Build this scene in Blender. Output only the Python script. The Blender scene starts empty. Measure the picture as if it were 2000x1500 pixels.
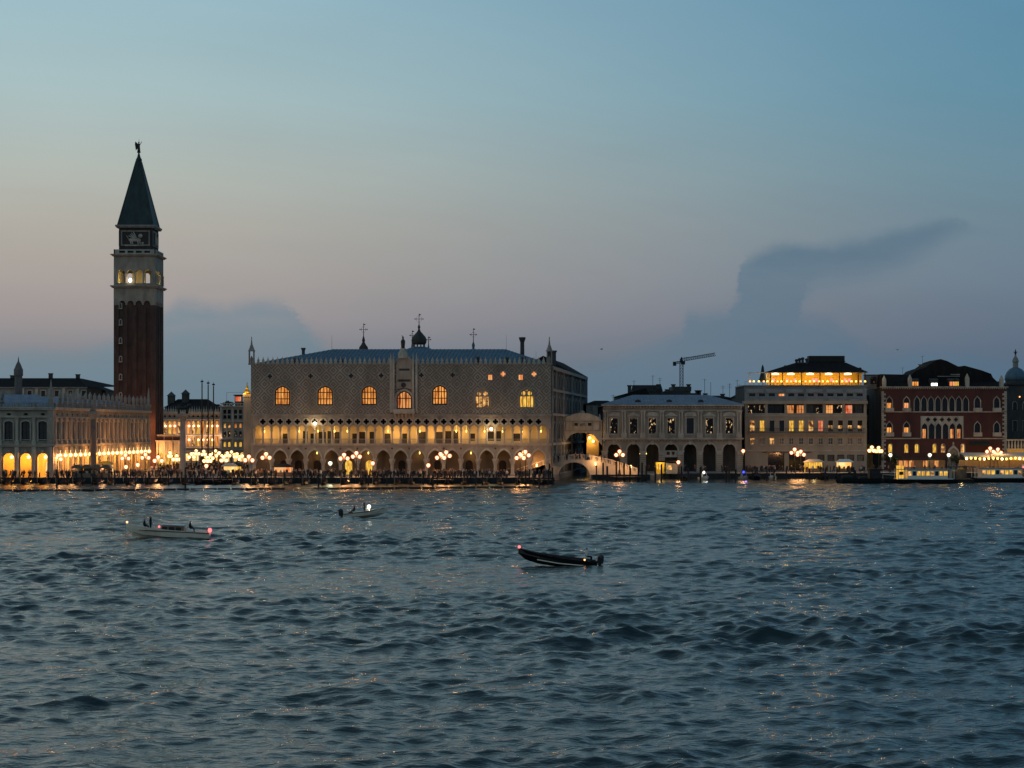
import bpy, bmesh, math, random
import numpy as np
from mathutils import Vector, Matrix
from mathutils.geometry import tessellate_polygon
rnd = random.Random(7)
R = math.radians
SC = bpy.context.scene
COL = SC.collection

def srgb(r, g, b, k=1.0):
    f = lambda c: (c/255/12.92 if c/255 <= .04045 else ((c/255+.055)/1.055)**2.4)*k
    return (f(r), f(g), f(b), 1.0)

# ------------------------------------------------------------------ camera, sky, sun, exposure
FPX, HOR, ZC, G = 3608.0, 838.0, 12.5, 1.3      # focal length and horizon row (2000 px wide frame), eye height, quay height
cam_d = bpy.data.cameras.new('camera'); cam = bpy.data.objects.new('camera', cam_d); COL.objects.link(cam)
cam.location = (0, 0, ZC); cam.rotation_euler = (R(90), 0, 0)
cam_d.sensor_width = 36.0; cam_d.lens = 36.0*FPX/2000; cam_d.shift_y = (HOR-750)/2000
cam_d.clip_start = 1; cam_d.clip_end = 9000
SC.camera = cam

W = bpy.data.worlds.new('World'); SC.world = W; W.use_nodes = True
nt = W.node_tree; nt.nodes.clear()
def nd(t, **k):
    n = nt.nodes.new(t)
    for a, b in k.items(): setattr(n, a, b)
    return n
def ma(op, a, b=None, c=None, clamp=False):
    n = nd('ShaderNodeMath', operation=op, use_clamp=clamp)
    for i, x in enumerate((a, b, c)):
        if x is None: continue
        if isinstance(x, (int, float)): n.inputs[i].default_value = x
        else: nt.links.new(x, n.inputs[i])
    return n.outputs[0]
def ramp(fac, stops):
    n = nd('ShaderNodeValToRGB'); e = n.color_ramp.elements
    while len(e) < len(stops): e.new(.5)
    for i, (p, c) in enumerate(stops): e[i].position = p; e[i].color = c
    nt.links.new(fac, n.inputs[0]); return n.outputs[0]
def mixc(f, a, b):
    n = nd('ShaderNodeMix', data_type='RGBA')
    for s, x in ((0, f), (6, a), (7, b)):
        if isinstance(x, (int, float, tuple)): n.inputs[s].default_value = x
        else: nt.links.new(x, n.inputs[s])
    return n.outputs[2]
def fcurve(x, pts):
    n = nd('ShaderNodeFloatCurve'); c = n.mapping.curves[0]
    while len(c.points) < len(pts): c.points.new(.5, .5)
    for p, (a, b) in zip(c.points, pts): p.location = (a, b); p.handle_type = 'VECTOR'
    n.mapping.update(); nt.links.new(x, n.inputs[1]); return n.outputs[0]
tc = nd('ShaderNodeTexCoord'); sep = nd('ShaderNodeSeparateXYZ'); nt.links.new(tc.outputs['Generated'], sep.inputs[0])
dx, dy, dz = sep.outputs
hyp = ma('SQRT', ma('ADD', ma('MULTIPLY', dx, dx), ma('MULTIPLY', dy, dy)))
saz = ma('DIVIDE', dx, ma('MAXIMUM', hyp, .001))
zz = ma('MAXIMUM', dz, 0.0)
S_LEFT = [(0, srgb(100,118,132)), (.0216, srgb(108,122,134)), (.036, srgb(124,130,138)), (.0576, srgb(156,149,150)), (.08, srgb(169,161,156)), (.107, srgb(177,173,164)),
          (.135, srgb(177,183,176)), (.176, srgb(168,190,192)), (.226, srgb(156,188,199)), (.38, srgb(140,168,176)), (.62, srgb(106,134,154)), (1, srgb(88,110,138))]
S_RIGHT = [(0, srgb(76,98,118)), (.0216, srgb(84,104,125)), (.038, srgb(90,108,128)), (.0576, srgb(98,115,134)), (.08, srgb(104,124,141)), (.107, srgb(106,131,147)),
           (.135, srgb(102,136,153)), (.176, srgb(94,140,163)), (.226, srgb(90,137,165)), (.38, srgb(90,127,149)), (.62, srgb(86,117,143)), (1, srgb(82,106,136))]
tt = nd('ShaderNodeMapRange', interpolation_type='SMOOTHSTEP'); nt.links.new(saz, tt.inputs[0])
tt.inputs[1].default_value = -.27; tt.inputs[2].default_value = .34
sky = mixc(tt.outputs[0], ramp(zz, S_LEFT), ramp(zz, S_RIGHT))
# two banks of slate-blue cloud low in the north, placed by azimuth and elevation
fy = ma('MAXIMUM', dy, .05)
nz = nd('ShaderNodeTexNoise'); nz.inputs['Scale'].default_value = 26; nz.inputs['Detail'].default_value = 9; nz.inputs['Roughness'].default_value = .66
mp = nd('ShaderNodeMapping'); mp.inputs['Scale'].default_value = (1, 1, 1.7); nt.links.new(tc.outputs['Generated'], mp.inputs[0]); nt.links.new(mp.outputs[0], nz.inputs['Vector'])
wob = ma('SUBTRACT', nz.outputs[0], .5)
nz2 = nd('ShaderNodeTexNoise'); nz2.inputs['Scale'].default_value = 20; nz2.inputs['Detail'].default_value = 8; nz2.inputs['Roughness'].default_value = .6
mp3 = nd('ShaderNodeMapping'); mp3.inputs['Rotation'].default_value = (0, .35, 0); mp3.inputs['Scale'].default_value = (.6, 1, 2.6); nt.links.new(tc.outputs['Generated'], mp3.inputs[0]); nt.links.new(mp3.outputs[0], nz2.inputs['Vector'])
ux = ma('ADD', ma('DIVIDE', ma('ADD', ma('DIVIDE', dx, fy), .3326), .6652), ma('MULTIPLY', wob, .055), clamp=True)
vy = ma('ADD', ma('DIVIDE', ma('DIVIDE', dz, fy), .15), ma('MULTIPLY', wob, .13))
cp = lambda pts: [((x+200)/2400, max(0, (HOR-y)/FPX/.15)) for x, y in pts]
def soft(a, b, w):     # 1 where a < b, soft edge w
    m = nd('ShaderNodeMapRange', interpolation_type='SMOOTHSTEP'); nt.links.new(ma('SUBTRACT', b, a), m.inputs[0])
    m.inputs[1].default_value = -w; m.inputs[2].default_value = w; return m.outputs[0]
topA = fcurve(ux, cp([(-200,705),(150,695),(290,640),(330,600),(380,592),(450,602),(500,590),(575,592),(590,640),(650,668),(680,720),(900,770),(1080,740),(1200,708),(1330,655),(1345,610),(1500,605),(1640,632),(1720,690),(2200,705)]))
topB = fcurve(ux, cp([(-200,838),(1350,838),(1385,640),(1430,604),(1448,570),(1466,505),(1500,484),(1640,476),(1760,455),(1855,432),(1890,450),(2200,480)]))
botB = fcurve(ux, cp([(-200,838),(1350,838),(1530,835),(1556,640),(1570,580),(1600,556),(1700,532),(1780,505),(1845,462),(1890,440),(2200,400)]))
mB = ma('MULTIPLY', soft(vy, topB, .035), soft(botB, vy, .07))
front = nd('ShaderNodeMapRange', interpolation_type='SMOOTHSTEP'); nt.links.new(dy, front.inputs[0]); front.inputs[1].default_value = .3; front.inputs[2].default_value = .8
mC = ma('MULTIPLY', ma('MULTIPLY', ma('MAXIMUM', ma('MULTIPLY', soft(vy, topA, .05), .74), ma('MULTIPLY', mB, .74)), front.outputs[0]), ma('ADD', .30, ma('MULTIPLY', nz2.outputs[0], 1.3)), clamp=True)
sky = mixc(mC, sky, mixc(tt.outputs[0], srgb(112,136,149), srgb(82,110,132)))
wisp = nd('ShaderNodeTexNoise'); wisp.inputs['Scale'].default_value = 5; wisp.inputs['Detail'].default_value = 5
mp2 = nd('ShaderNodeMapping'); mp2.inputs['Scale'].default_value = (1, 1, 5); nt.links.new(tc.outputs['Generated'], mp2.inputs[0]); nt.links.new(mp2.outputs[0], wisp.inputs['Vector'])
vv = nd('ShaderNodeVectorMath', operation='SCALE'); nt.links.new(sky, vv.inputs[0]); nt.links.new(ma('ADD', .93, ma('MULTIPLY', wisp.outputs[0], .14)), vv.inputs['Scale'])
bg1 = nd('ShaderNodeBackground'); nt.links.new(vv.outputs[0], bg1.inputs[0]); bg1.inputs[1].default_value = 1.0
SUN_EL, SUN_AZ = R(1.0), R(-70)                 # the sun is just going under, out of frame to the west
ns = nd('ShaderNodeTexSky', sky_type='NISHITA', sun_disc=False, sun_elevation=SUN_EL, sun_rotation=SUN_AZ)
bg2 = nd('ShaderNodeBackground'); nt.links.new(ns.outputs[0], bg2.inputs[0]); bg2.inputs[1].default_value = .003
ad = nd('ShaderNodeAddShader'); nt.links.new(bg1.outputs[0], ad.inputs[0]); nt.links.new(bg2.outputs[0], ad.inputs[1])
wo = nd('ShaderNodeOutputWorld'); nt.links.new(ad.outputs[0], wo.inputs[0])

SC.view_settings.view_transform = 'Standard'; SC.view_settings.look = 'None'; SC.view_settings.exposure = 0.0; SC.view_settings.gamma = 1.0
SC.cycles.use_denoising = True; SC.cycles.max_bounces = 5; SC.cycles.diffuse_bounces = 2; SC.cycles.glossy_bounces = 3
SC.cycles.transmission_bounces = 2; SC.cycles.sample_clamp_indirect = 4; SC.cycles.sample_clamp_direct = 12
SC.cycles.caustics_reflective = False; SC.cycles.caustics_refractive = False; SC.cycles.use_light_tree = True

# ------------------------------------------------------------------ materials
MAT = {}
def M(name, col, rough=.85, var=.25, scale=.6, bump=0.0, metal=0.0, spec=.3, streak=True):
    m = bpy.data.materials.new(name); m.use_nodes = True; MAT[name] = m
    t = m.node_tree; p = t.nodes['Principled BSDF']
    p.inputs['Roughness'].default_value = rough; p.inputs['Metallic'].default_value = metal; p.inputs['Specular IOR Level'].default_value = spec
    geo = t.nodes.new('ShaderNodeNewGeometry'); mpn = t.nodes.new('ShaderNodeMapping'); mpn.inputs['Scale'].default_value = (1, 1, .35 if streak else 1)
    t.links.new(geo.outputs['Position'], mpn.inputs[0])
    n = t.nodes.new('ShaderNodeTexNoise'); n.inputs['Scale'].default_value = scale; n.inputs['Detail'].default_value = 7; n.inputs['Roughness'].default_value = .62
    t.links.new(mpn.outputs[0], n.inputs['Vector'])
    r = t.nodes.new('ShaderNodeValToRGB'); e = r.color_ramp.elements
    e[0].position = .3; e[1].position = .7
    e[0].color = (*[c*(1-var) for c in col[:3]], 1); e[1].color = (*[min(1, c*(1+var*.7)) for c in col[:3]], 1)
    t.links.new(n.outputs[0], r.inputs[0]); t.links.new(r.outputs[0], p.inputs['Base Color'])
    if bump:
        b = t.nodes.new('ShaderNodeBump'); b.inputs['Strength'].default_value = bump; b.inputs['Distance'].default_value = .1
        n2 = t.nodes.new('ShaderNodeTexNoise'); n2.inputs['Scale'].default_value = scale*6; n2.inputs['Detail'].default_value = 4
        t.links.new(geo.outputs['Position'], n2.inputs['Vector']); t.links.new(n2.outputs[0], b.inputs['Height']); t.links.new(b.outputs[0], p.inputs['Normal'])
    return m
def E(name, col, strength, col2=None, scale=(2.2, 2.2, .5), samp='NONE'):
    m = bpy.data.materials.new(name); m.use_nodes = True; MAT[name] = m
    t = m.node_tree; t.nodes.clear()
    e = t.nodes.new('ShaderNodeEmission'); o = t.nodes.new('ShaderNodeOutputMaterial'); t.links.new(e.outputs[0], o.inputs[0])
    e.inputs[1].default_value = strength; e.inputs[0].default_value = (*col[:3], 1)
    if col2:
        geo = t.nodes.new('ShaderNodeNewGeometry'); mpn = t.nodes.new('ShaderNodeMapping'); mpn.inputs['Scale'].default_value = scale
        n = t.nodes.new('ShaderNodeTexNoise'); n.inputs['Scale'].default_value = 1; n.inputs['Detail'].default_value = 2
        r = t.nodes.new('ShaderNodeValToRGB'); r.color_ramp.elements[0].position = .38; r.color_ramp.elements[1].position = .62
        r.color_ramp.elements[0].color = (*col[:3], 1); r.color_ramp.elements[1].color = (*col2[:3], 1)
        t.links.new(geo.outputs['Position'], mpn.inputs[0]); t.links.new(mpn.outputs[0], n.inputs['Vector']); t.links.new(n.outputs[0], r.inputs[0]); t.links.new(r.outputs[0], e.inputs[0])
    m.cycles.emission_sampling = samp
    return m
M('istrian_stone', (.37,.30,.23), .8, .38, .5, .3)
M('pale_stone', (.50,.42,.33), .8, .35, .6, .3)
M('grey_stone', (.31,.27,.23), .85, .35, .7, .3)
M('dark_stone', (.075,.068,.062), .9, .4, .5, .3)
M('rio_stone', (.11,.10,.09), .9, .4, .35, .3)
M('lead_roof', (.10,.16,.20), .6, .25, .8, spec=.08)
M('grey_roof', (.22,.25,.29), .7, .25, .8, spec=.08)
M('dark_tile', (.022,.019,.018), .9, .35, 1.2, .4, spec=.08)
M('tower_brick', (.095,.056,.044), .9, .38, .7, .3)
M('attic_brick', (.07,.05,.045), .9, .3, .7, .3)
M('copper', (.032,.05,.047), .6, .45, .5)
M('red_stucco', (.10,.038,.031), .85, .25, .4, .2)
M('cream_stucco', (.38,.31,.235), .85, .18, .4, .15)
M('grey_stucco', (.27,.29,.29), .8, .2, .4, .1)
M('iron', (.025,.025,.028), .5, .2, 2, 0, .6)
M('bronze', (.03,.035,.03), .5, .3, 2, 0, .5)
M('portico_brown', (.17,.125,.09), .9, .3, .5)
M('granite', (.16,.13,.115), .7, .35, 1.5, .2)
M('pale_granite', (.26,.25,.24), .7, .3, 1.5, .2)
M('paving', (.20,.185,.17), .75, .3, .8, .2)
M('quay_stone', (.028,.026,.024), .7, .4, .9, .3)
M('wet_wood', (.028,.022,.018), .75, .4, 3, .3)
M('old_wood', (.06,.045,.035), .85, .4, 3, .3)
M('black_lacquer', (.006,.006,.008), .25, .2, 2, 0, 0, .5)
M('dark_glass', (.012,.013,.016), .12, .3, 2, 0, 0, .5)
M('dim_glass', (.10,.095,.08), .25, .5, 1.2, 0, 0, .5)
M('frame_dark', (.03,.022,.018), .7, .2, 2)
M('white_paint', (.72,.70,.66), .45, .1, 2, 0, 0, .5)
M('beige_gelcoat', (.95,.78,.62), .35, .12, 1.5, 0, 0, .5)
M('cabin_wood', (.22,.13,.075), .4, .3, 2, 0, 0, .5)
M('dark_cloth', (.018,.018,.022), .95, .3, 4)
M('canvas_dark', (.03,.035,.03), .9, .3, 2)
M('canvas_pale', (.5,.45,.36), .9, .2, 2)
M('yellow_paint', (.65,.42,.05), .5, .2, 2)
M('bird_grey', (.2,.2,.2), .9, .2, 4)
M('foliage', (.045,.06,.03), .9, .4, 3)
M('skin', (.35,.2,.14), .6, .1, 5)
M('shirt_white', (.65,.63,.6), .9, .1, 5)
M('shirt_navy', (.03,.035,.06), .9, .2, 5)
E('lit_amber', (1,.42,.10), 1.05, (.42,.11,.015), (3.0,3.0,.35))
E('lit_yellow', (1,.62,.10), 1.05, (.55,.22,.025), (2.6,2.6,.6))
E('lit_curtain', (1,.42,.12), .95, (.35,.09,.03), (1.6,1.6,.3))
E('lit_orange', (1,.22,.05), .9, (1,.5,.2))
E('lit_red', (.8,.1,.03), .8, (1,.42,.22))
E('lit_speckle', (1,.65,.3), 1.0, (.004,.004,.005), (2.6,2.6,1.3))
MAT['lit_speckle'].node_tree.nodes['Color Ramp'].color_ramp.elements[0].position = .30
MAT['lit_speckle'].node_tree.nodes['Color Ramp'].color_ramp.elements[1].position = .40
E('lit_room', (1,.52,.16), 1.1, (.10,.035,.012), (1.3,1.3,1.1))
E('lantern_pink', (1,.42,.20), 7.0)
E('lantern_warm', (1,.66,.28), 6.0)
E('lantern_white', (1,.93,.72), 5.0)
E('lamp_yellow', (1,.70,.16), 3.0)
E('nav_red', (1,.10,.10), 4.0)
E('nav_orange', (1,.42,.16), 3.0)
E('blue_lamp', (.05,.06,1), 3.0)
E('shop_glow', (1,.70,.28), 1.3, (1,.45,.10), (.5,.5,.8))

def tinted(name, col, strength, f):      # oversized tinted lantern glass whose emission imitates the glow around the bulb
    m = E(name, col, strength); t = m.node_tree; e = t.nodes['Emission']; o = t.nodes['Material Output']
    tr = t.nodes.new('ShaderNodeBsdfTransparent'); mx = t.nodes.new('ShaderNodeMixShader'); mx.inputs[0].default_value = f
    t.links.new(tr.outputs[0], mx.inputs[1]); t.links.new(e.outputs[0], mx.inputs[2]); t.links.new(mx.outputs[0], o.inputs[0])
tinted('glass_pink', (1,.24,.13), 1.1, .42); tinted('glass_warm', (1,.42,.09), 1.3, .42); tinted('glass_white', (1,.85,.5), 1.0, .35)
# lozenge brickwork of the palace: pale stone with rows of rosy and grey diamonds
def lozenge():
    m = M('lozenge_brick', (.335,.28,.22), .9, .42, .35, .25)
    t = m.node_tree; p = t.nodes['Principled BSDF']; rr = t.nodes['Color Ramp']
    L = t.links.new
    def mm(op, a, b=None):
        n = t.nodes.new('ShaderNodeMath'); n.operation = op
        for i, x in enumerate((a, b)):
            if x is None: continue
            if isinstance(x, (int, float)): n.inputs[i].default_value = x
            else: L(x, n.inputs[i])
        return n.outputs[0]
    g = t.nodes.new('ShaderNodeNewGeometry'); s = t.nodes.new('ShaderNodeSeparateXYZ'); L(g.outputs['Position'], s.inputs[0])
    x = mm('DIVIDE', s.outputs[0], 3.35); z = mm('DIVIDE', s.outputs[2], 3.35)
    d = mm('ADD', mm('PINGPONG', x, .5), mm('PINGPONG', z, .5))       # concentric diamonds
    k = mm('PINGPONG', mm('MULTIPLY', d, 4.0), .5)
    st = mm('GREATER_THAN', k, .29)
    mx = t.nodes.new('ShaderNodeMix'); mx.data_type = 'RGBA'; L(mm('MULTIPLY', st, .85), mx.inputs[0]); L(rr.outputs[0], mx.inputs[6]); mx.inputs[7].default_value = (.165,.125,.095,1)
    L(mx.outputs[2], p.inputs['Base Color'])
lozenge()

# ------------------------------------------------------------------ mesh helpers
class MB:
    def __init__(s): s.v = []; s.f = []
    def add(s, vs, fs):
        o = len(s.v); s.v += [tuple(p) for p in vs]; s.f += [tuple(i+o for i in f) for f in fs]; return s
    def box(s, x0, x1, y0, y1, z0, z1):
        return s.add([(x0,y0,z0),(x1,y0,z0),(x1,y1,z0),(x0,y1,z0),(x0,y0,z1),(x1,y0,z1),(x1,y1,z1),(x0,y1,z1)],
                     [(0,3,2,1),(4,5,6,7),(0,1,5,4),(1,2,6,5),(2,3,7,6),(3,0,4,7)])
    def lathe(s, cx, cy, prof, n=10):
        vs = [(cx+r*math.cos(2*math.pi*i/n), cy+r*math.sin(2*math.pi*i/n), z) for r, z in prof for i in range(n)]
        fs = [(j*n+i, j*n+(i+1)%n, (j+1)*n+(i+1)%n, (j+1)*n+i) for j in range(len(prof)-1) for i in range(n)]
        fs += [tuple(range(n-1, -1, -1)), tuple(range((len(prof)-1)*n, len(prof)*n))]
        return s.add(vs, fs)
    def cyl(s, cx, cy, z0, z1, r0, r1=None, n=10): return s.lathe(cx, cy, [(r0, z0), (r0 if r1 is None else r1, z1)], n)
    def tube(s, p, q, r, n=6, r2=None):
        p, q = Vector(p), Vector(q); d = (q-p).normalized(); a = d.orthogonal().normalized(); b = d.cross(a); r2 = r if r2 is None else r2
        vs = [c+(a*math.cos(2*math.pi*i/n)+b*math.sin(2*math.pi*i/n))*k for c, k in ((p, r), (q, r2)) for i in range(n)]
        return s.add(vs, [(i, (i+1)%n, n+(i+1)%n, n+i) for i in range(n)]+[tuple(range(n-1,-1,-1)), tuple(range(n, 2*n))])
    def ball(s, c, r, n=10, sz=1.0):
        m = n//2+1
        return s.lathe(c[0], c[1], [(max(.001, r*math.sin(math.pi*j/m)), c[2]-r*sz*math.cos(math.pi*j/m)) for j in range(m+1)], n)
    def wall(s, outer, holes=(), y0=0.0, y1=.5):
        loops = [list(outer)]+[list(h) for h in holes]
        flat = [p for l in loops for p in l]; n = len(flat)
        tri = tessellate_polygon([[Vector((x, z, 0)) for x, z in l] for l in loops])
        vs = [(x, y0, z) for x, z in flat]+[(x, y1, z) for x, z in flat]
        fs = [tuple(t) for t in tri]+[tuple(i+n for i in reversed(t)) for t in tri]
        o = 0
        for l in loops:
            k = len(l); fs += [(o+i, o+(i+1)%k, n+o+(i+1)%k, n+o+i) for i in range(k)]; o += k
        return s.add(vs, fs)
    def plan(s, poly, z0, z1):          # extruded plan polygon (XY)
        n = len(poly); tri = tessellate_polygon([[Vector((x, y, 0)) for x, y in poly]])
        vs = [(x, y, z0) for x, y in poly]+[(x, y, z1) for x, y in poly]
        return s.add(vs, [tuple(t) for t in tri]+[tuple(i+n for i in t) for t in tri]+[(i, (i+1)%n, n+(i+1)%n, n+i) for i in range(n)])
    def hip(s, x0, x1, y0, y1, z0, z1, a, b, a2=None, t=.12):
        a2 = a if a2 is None else a2
        s.box(x0, x1, y0, y1, z0-t, z0)
        return s.add([(x0,y0,z0),(x1,y0,z0),(x1,y1,z0),(x0,y1,z0),(x0+a,y0+b,z1),(x1-a2,y0+b,z1),(x1-a2,y1-b,z1),(x0+a,y1-b,z1)],
                     [(0,1,5,4),(1,2,6,5),(2,3,7,6),(3,0,4,7),(4,5,6,7)])
    def gable(s, x0, x1, y0, y1, z0, z1):   # ridge along x
        ym = (y0+y1)/2
        return s.add([(x0,y0,z0),(x1,y0,z0),(x1,y1,z0),(x0,y1,z0),(x0,ym,z1),(x1,ym,z1)], [(0,1,5,4),(2,3,4,5),(1,2,5),(3,0,4),(0,3,2,1)])
    def mesh(s, name, mat, smooth=False):
        me = bpy.data.meshes.new(name); me.from_pydata(s.v, [], s.f); me.materials.append(MAT[mat])
        if smooth: me.polygons.foreach_set('use_smooth', [True]*len(me.polygons))
        me.update(); return me
def link(name, me, parent=None, loc=(0,0,0), rz=0.0, sc=1.0):
    o = bpy.data.objects.new(name, me); COL.objects.link(o); o.location = loc
    if rz: o.rotation_euler = (0, 0, rz)
    if sc != 1.0: o.scale = (sc, sc, sc) if isinstance(sc, (int, float)) else sc
    if parent: o.parent = parent
    return o
def part(name, mb, mat, parent, loc=(0,0,0), rz=0.0, smooth=False): return link(name, mb.mesh(name, mat, smooth), parent, loc, rz)
def tag(o, label, cat=None, group=None, kind=None):
    o['label'] = label
    if cat: o['category'] = cat
    if group: o['group'] = group
    if kind: o['kind'] = kind
    return o
def thing(name, label, cat, loc=(0,0,0), rz=0.0, group=None):
    o = link(name, None, None, loc, rz); o.empty_display_size = .5; return tag(o, label, cat, group)
def copy_tree(o, parent=None):
    c = o.copy(); COL.objects.link(c)
    if parent: c.parent = parent
    for ch in list(o.children): copy_tree(ch, c)
    return c
def light(loc, power, col=(1,.62,.32), rad=.25, parent=None, name='point_light'):
    l = bpy.data.lights.new(name, 'POINT'); l.energy = power; l.color = col; l.shadow_soft_size = rad
    o = bpy.data.objects.new(name, l); COL.objects.link(o); o.location = loc
    if parent: o.parent = parent
    return o
def X(px, Y): return (px-1000)/FPX*Y
def Z(py, Y): return (HOR-py)/FPX*Y+ZC
def YW(py): return ZC*FPX/(py-HOR)            # distance of a point on the water
def arch(cx, hw, z0, zs, zt, kind='round', n=10):
    """outline of an opening, left foot -> over the top -> right foot"""
    L = []
    if kind == 'rect': return [(cx-hw, z0), (cx-hw, zt), (cx+hw, zt), (cx+hw, z0)]
    if kind == 'ogee':
        for i in range(n+1):
            t = i/n; L.append((-hw*(1-t), zs+(zt-zs)*(.72*math.sqrt(1-(1-t)**2)+.28*t**4)))
    else:
        k = 0 if kind == 'round' else .55; c = k*hw; Rr = hw+c; top = math.sqrt(Rr*Rr-c*c); a1 = math.acos(-c/Rr)
        for i in range(n+1):
            a = math.pi+(a1-math.pi)*i/n; L.append((c+Rr*math.cos(a), zs+Rr*math.sin(a)*(zt-zs)/top))
        L[-1] = (0, zt)
    Rr = [(-x, z) for x, z in reversed(L[:-1])]
    pts = [(cx+x, z) for x, z in L+Rr]
    return ([(cx-hw, z0)] if zs-z0 > 1e-4 else [])+pts+([(cx+hw, z0)] if zs-z0 > 1e-4 else [])
def circ(cx, cz, r, n=12): return [(cx+r*math.cos(2*math.pi*i/n), cz+r*math.sin(2*math.pi*i/n)) for i in range(n)]
def quatre(cx, cz, r, n=5):
    pts = []
    for q in range(4):
        a0 = q*math.pi/2; ox, oz = cx+r*.52*math.cos(a0), cz+r*.52*math.sin(a0)
        for i in range(n+1):
            a = a0-math.pi*.62+math.pi*1.24*i/n; pts.append((ox+r*.46*math.cos(a), oz+r*.46*math.sin(a)))
    return pts
def notched(x0, x1, z0, z1, notches):
    o = [(x0, z0)]
    for nn in sorted(notches, key=lambda q: q[0][0]): o += nn
    return o+[(x1, z0), (x1, z1), (x0, z1)]
# ------------------------------------------------------------------ facade frame: places parts along a wall (local x along the wall, y inward, z up)
_cache = {}
def cached(key, fn):
    if key not in _cache: _cache[key] = fn()
    return _cache[key]
class Face:
    def __init__(s, root, ox=0, oy=0, ang=0.0, oz=0): s.root = root; s.ox = ox; s.oy = oy; s.oz = oz; s.a = ang
    def pos(s, x, y, z): c, q = math.cos(s.a), math.sin(s.a); return (s.ox+x*c-y*q, s.oy+x*q+y*c, s.oz+z)
    def put(s, name, me, x=0, y=0, z=0, rz=0, parent=None): return link(name, me, parent or s.root, s.pos(x, y, z), s.a+rz)
    def mb(s, name, mb, mat, x=0, y=0, z=0, smooth=False): return s.put(name, mb.mesh(name, mat, smooth), x, y, z)
    def window(s, x, z, hw, h, kind='rect', pane='dark_glass', nv=1, nh=1, y=.28, bars='frame_dark', rise=None, surround=None, ext=.28, tr=.05, sill=False):
        rise = (h*.3 if kind != 'rect' else 0) if rise is None else rise
        out = arch(0, hw, 0, h-rise, h, kind, 8)
        key = ('bars', round(hw,2), round(h,2), kind, nv, nh, bars, round(rise,2), tr)
        def bm():
            m = MB(); inn = arch(0, hw-tr*1.4, tr*1.4, h-rise, h-tr*1.4, kind, 8)
            m.wall(out, [inn], 0, .08)
            for i in range(nv):
                xx = -hw+2*hw*(i+1)/(nv+1); q = 1-abs(xx)/hw
                top = h-tr if kind == 'rect' else h-rise+rise*math.sqrt(max(0, 1-(xx/hw)**2))-.02
                m.box(xx-tr/2, xx+tr/2, .012, .07, tr, max(top, tr*2))
            for j in range(nh):
                zz_ = (h-rise if kind != 'rect' else h)*(j+1)/(nh+(1 if kind == 'rect' else 0)); m.box(-hw+tr, hw-tr, .022, .06, zz_-tr/2, zz_+tr/2)
            return m.mesh('window', bars)
        w = s.put('window', cached(key, bm), x, y, z)
        pk = ('pane', round(hw,2), round(h,2), kind, pane, round(rise,2))
        pm = cached(pk, lambda: MB().wall(out, [], .1, .14).mesh('pane', pane))
        link('pane', pm, w)
        if surround:
            sk = ('sur', round(hw,2), round(h,2), kind, surround, round(rise,2), ext)
            def sm():
                o2 = arch(0, hw+ext, -.02, h-rise, h+ext*1.15, kind, 8)
                m = MB().wall(notch2(o2, arch(0, hw, -.02, h-rise, h, kind, 8)), [], 0, .3); return m.mesh('surround', surround)
            link('surround', cached(sk, sm), w, (0, -y-.14, 0))
        if sill:
            link('sill', cached(('sill', round(hw,2), sill), lambda: MB().box(-hw-.25, hw+.25, 0, .45, -.28, -.03).mesh('sill', sill)), w, (0, -y-.3, 0))
        return w
def notch2(outer, inner): return list(outer)+list(reversed(inner))      # a horseshoe: outer arch there, inner arch back

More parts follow.
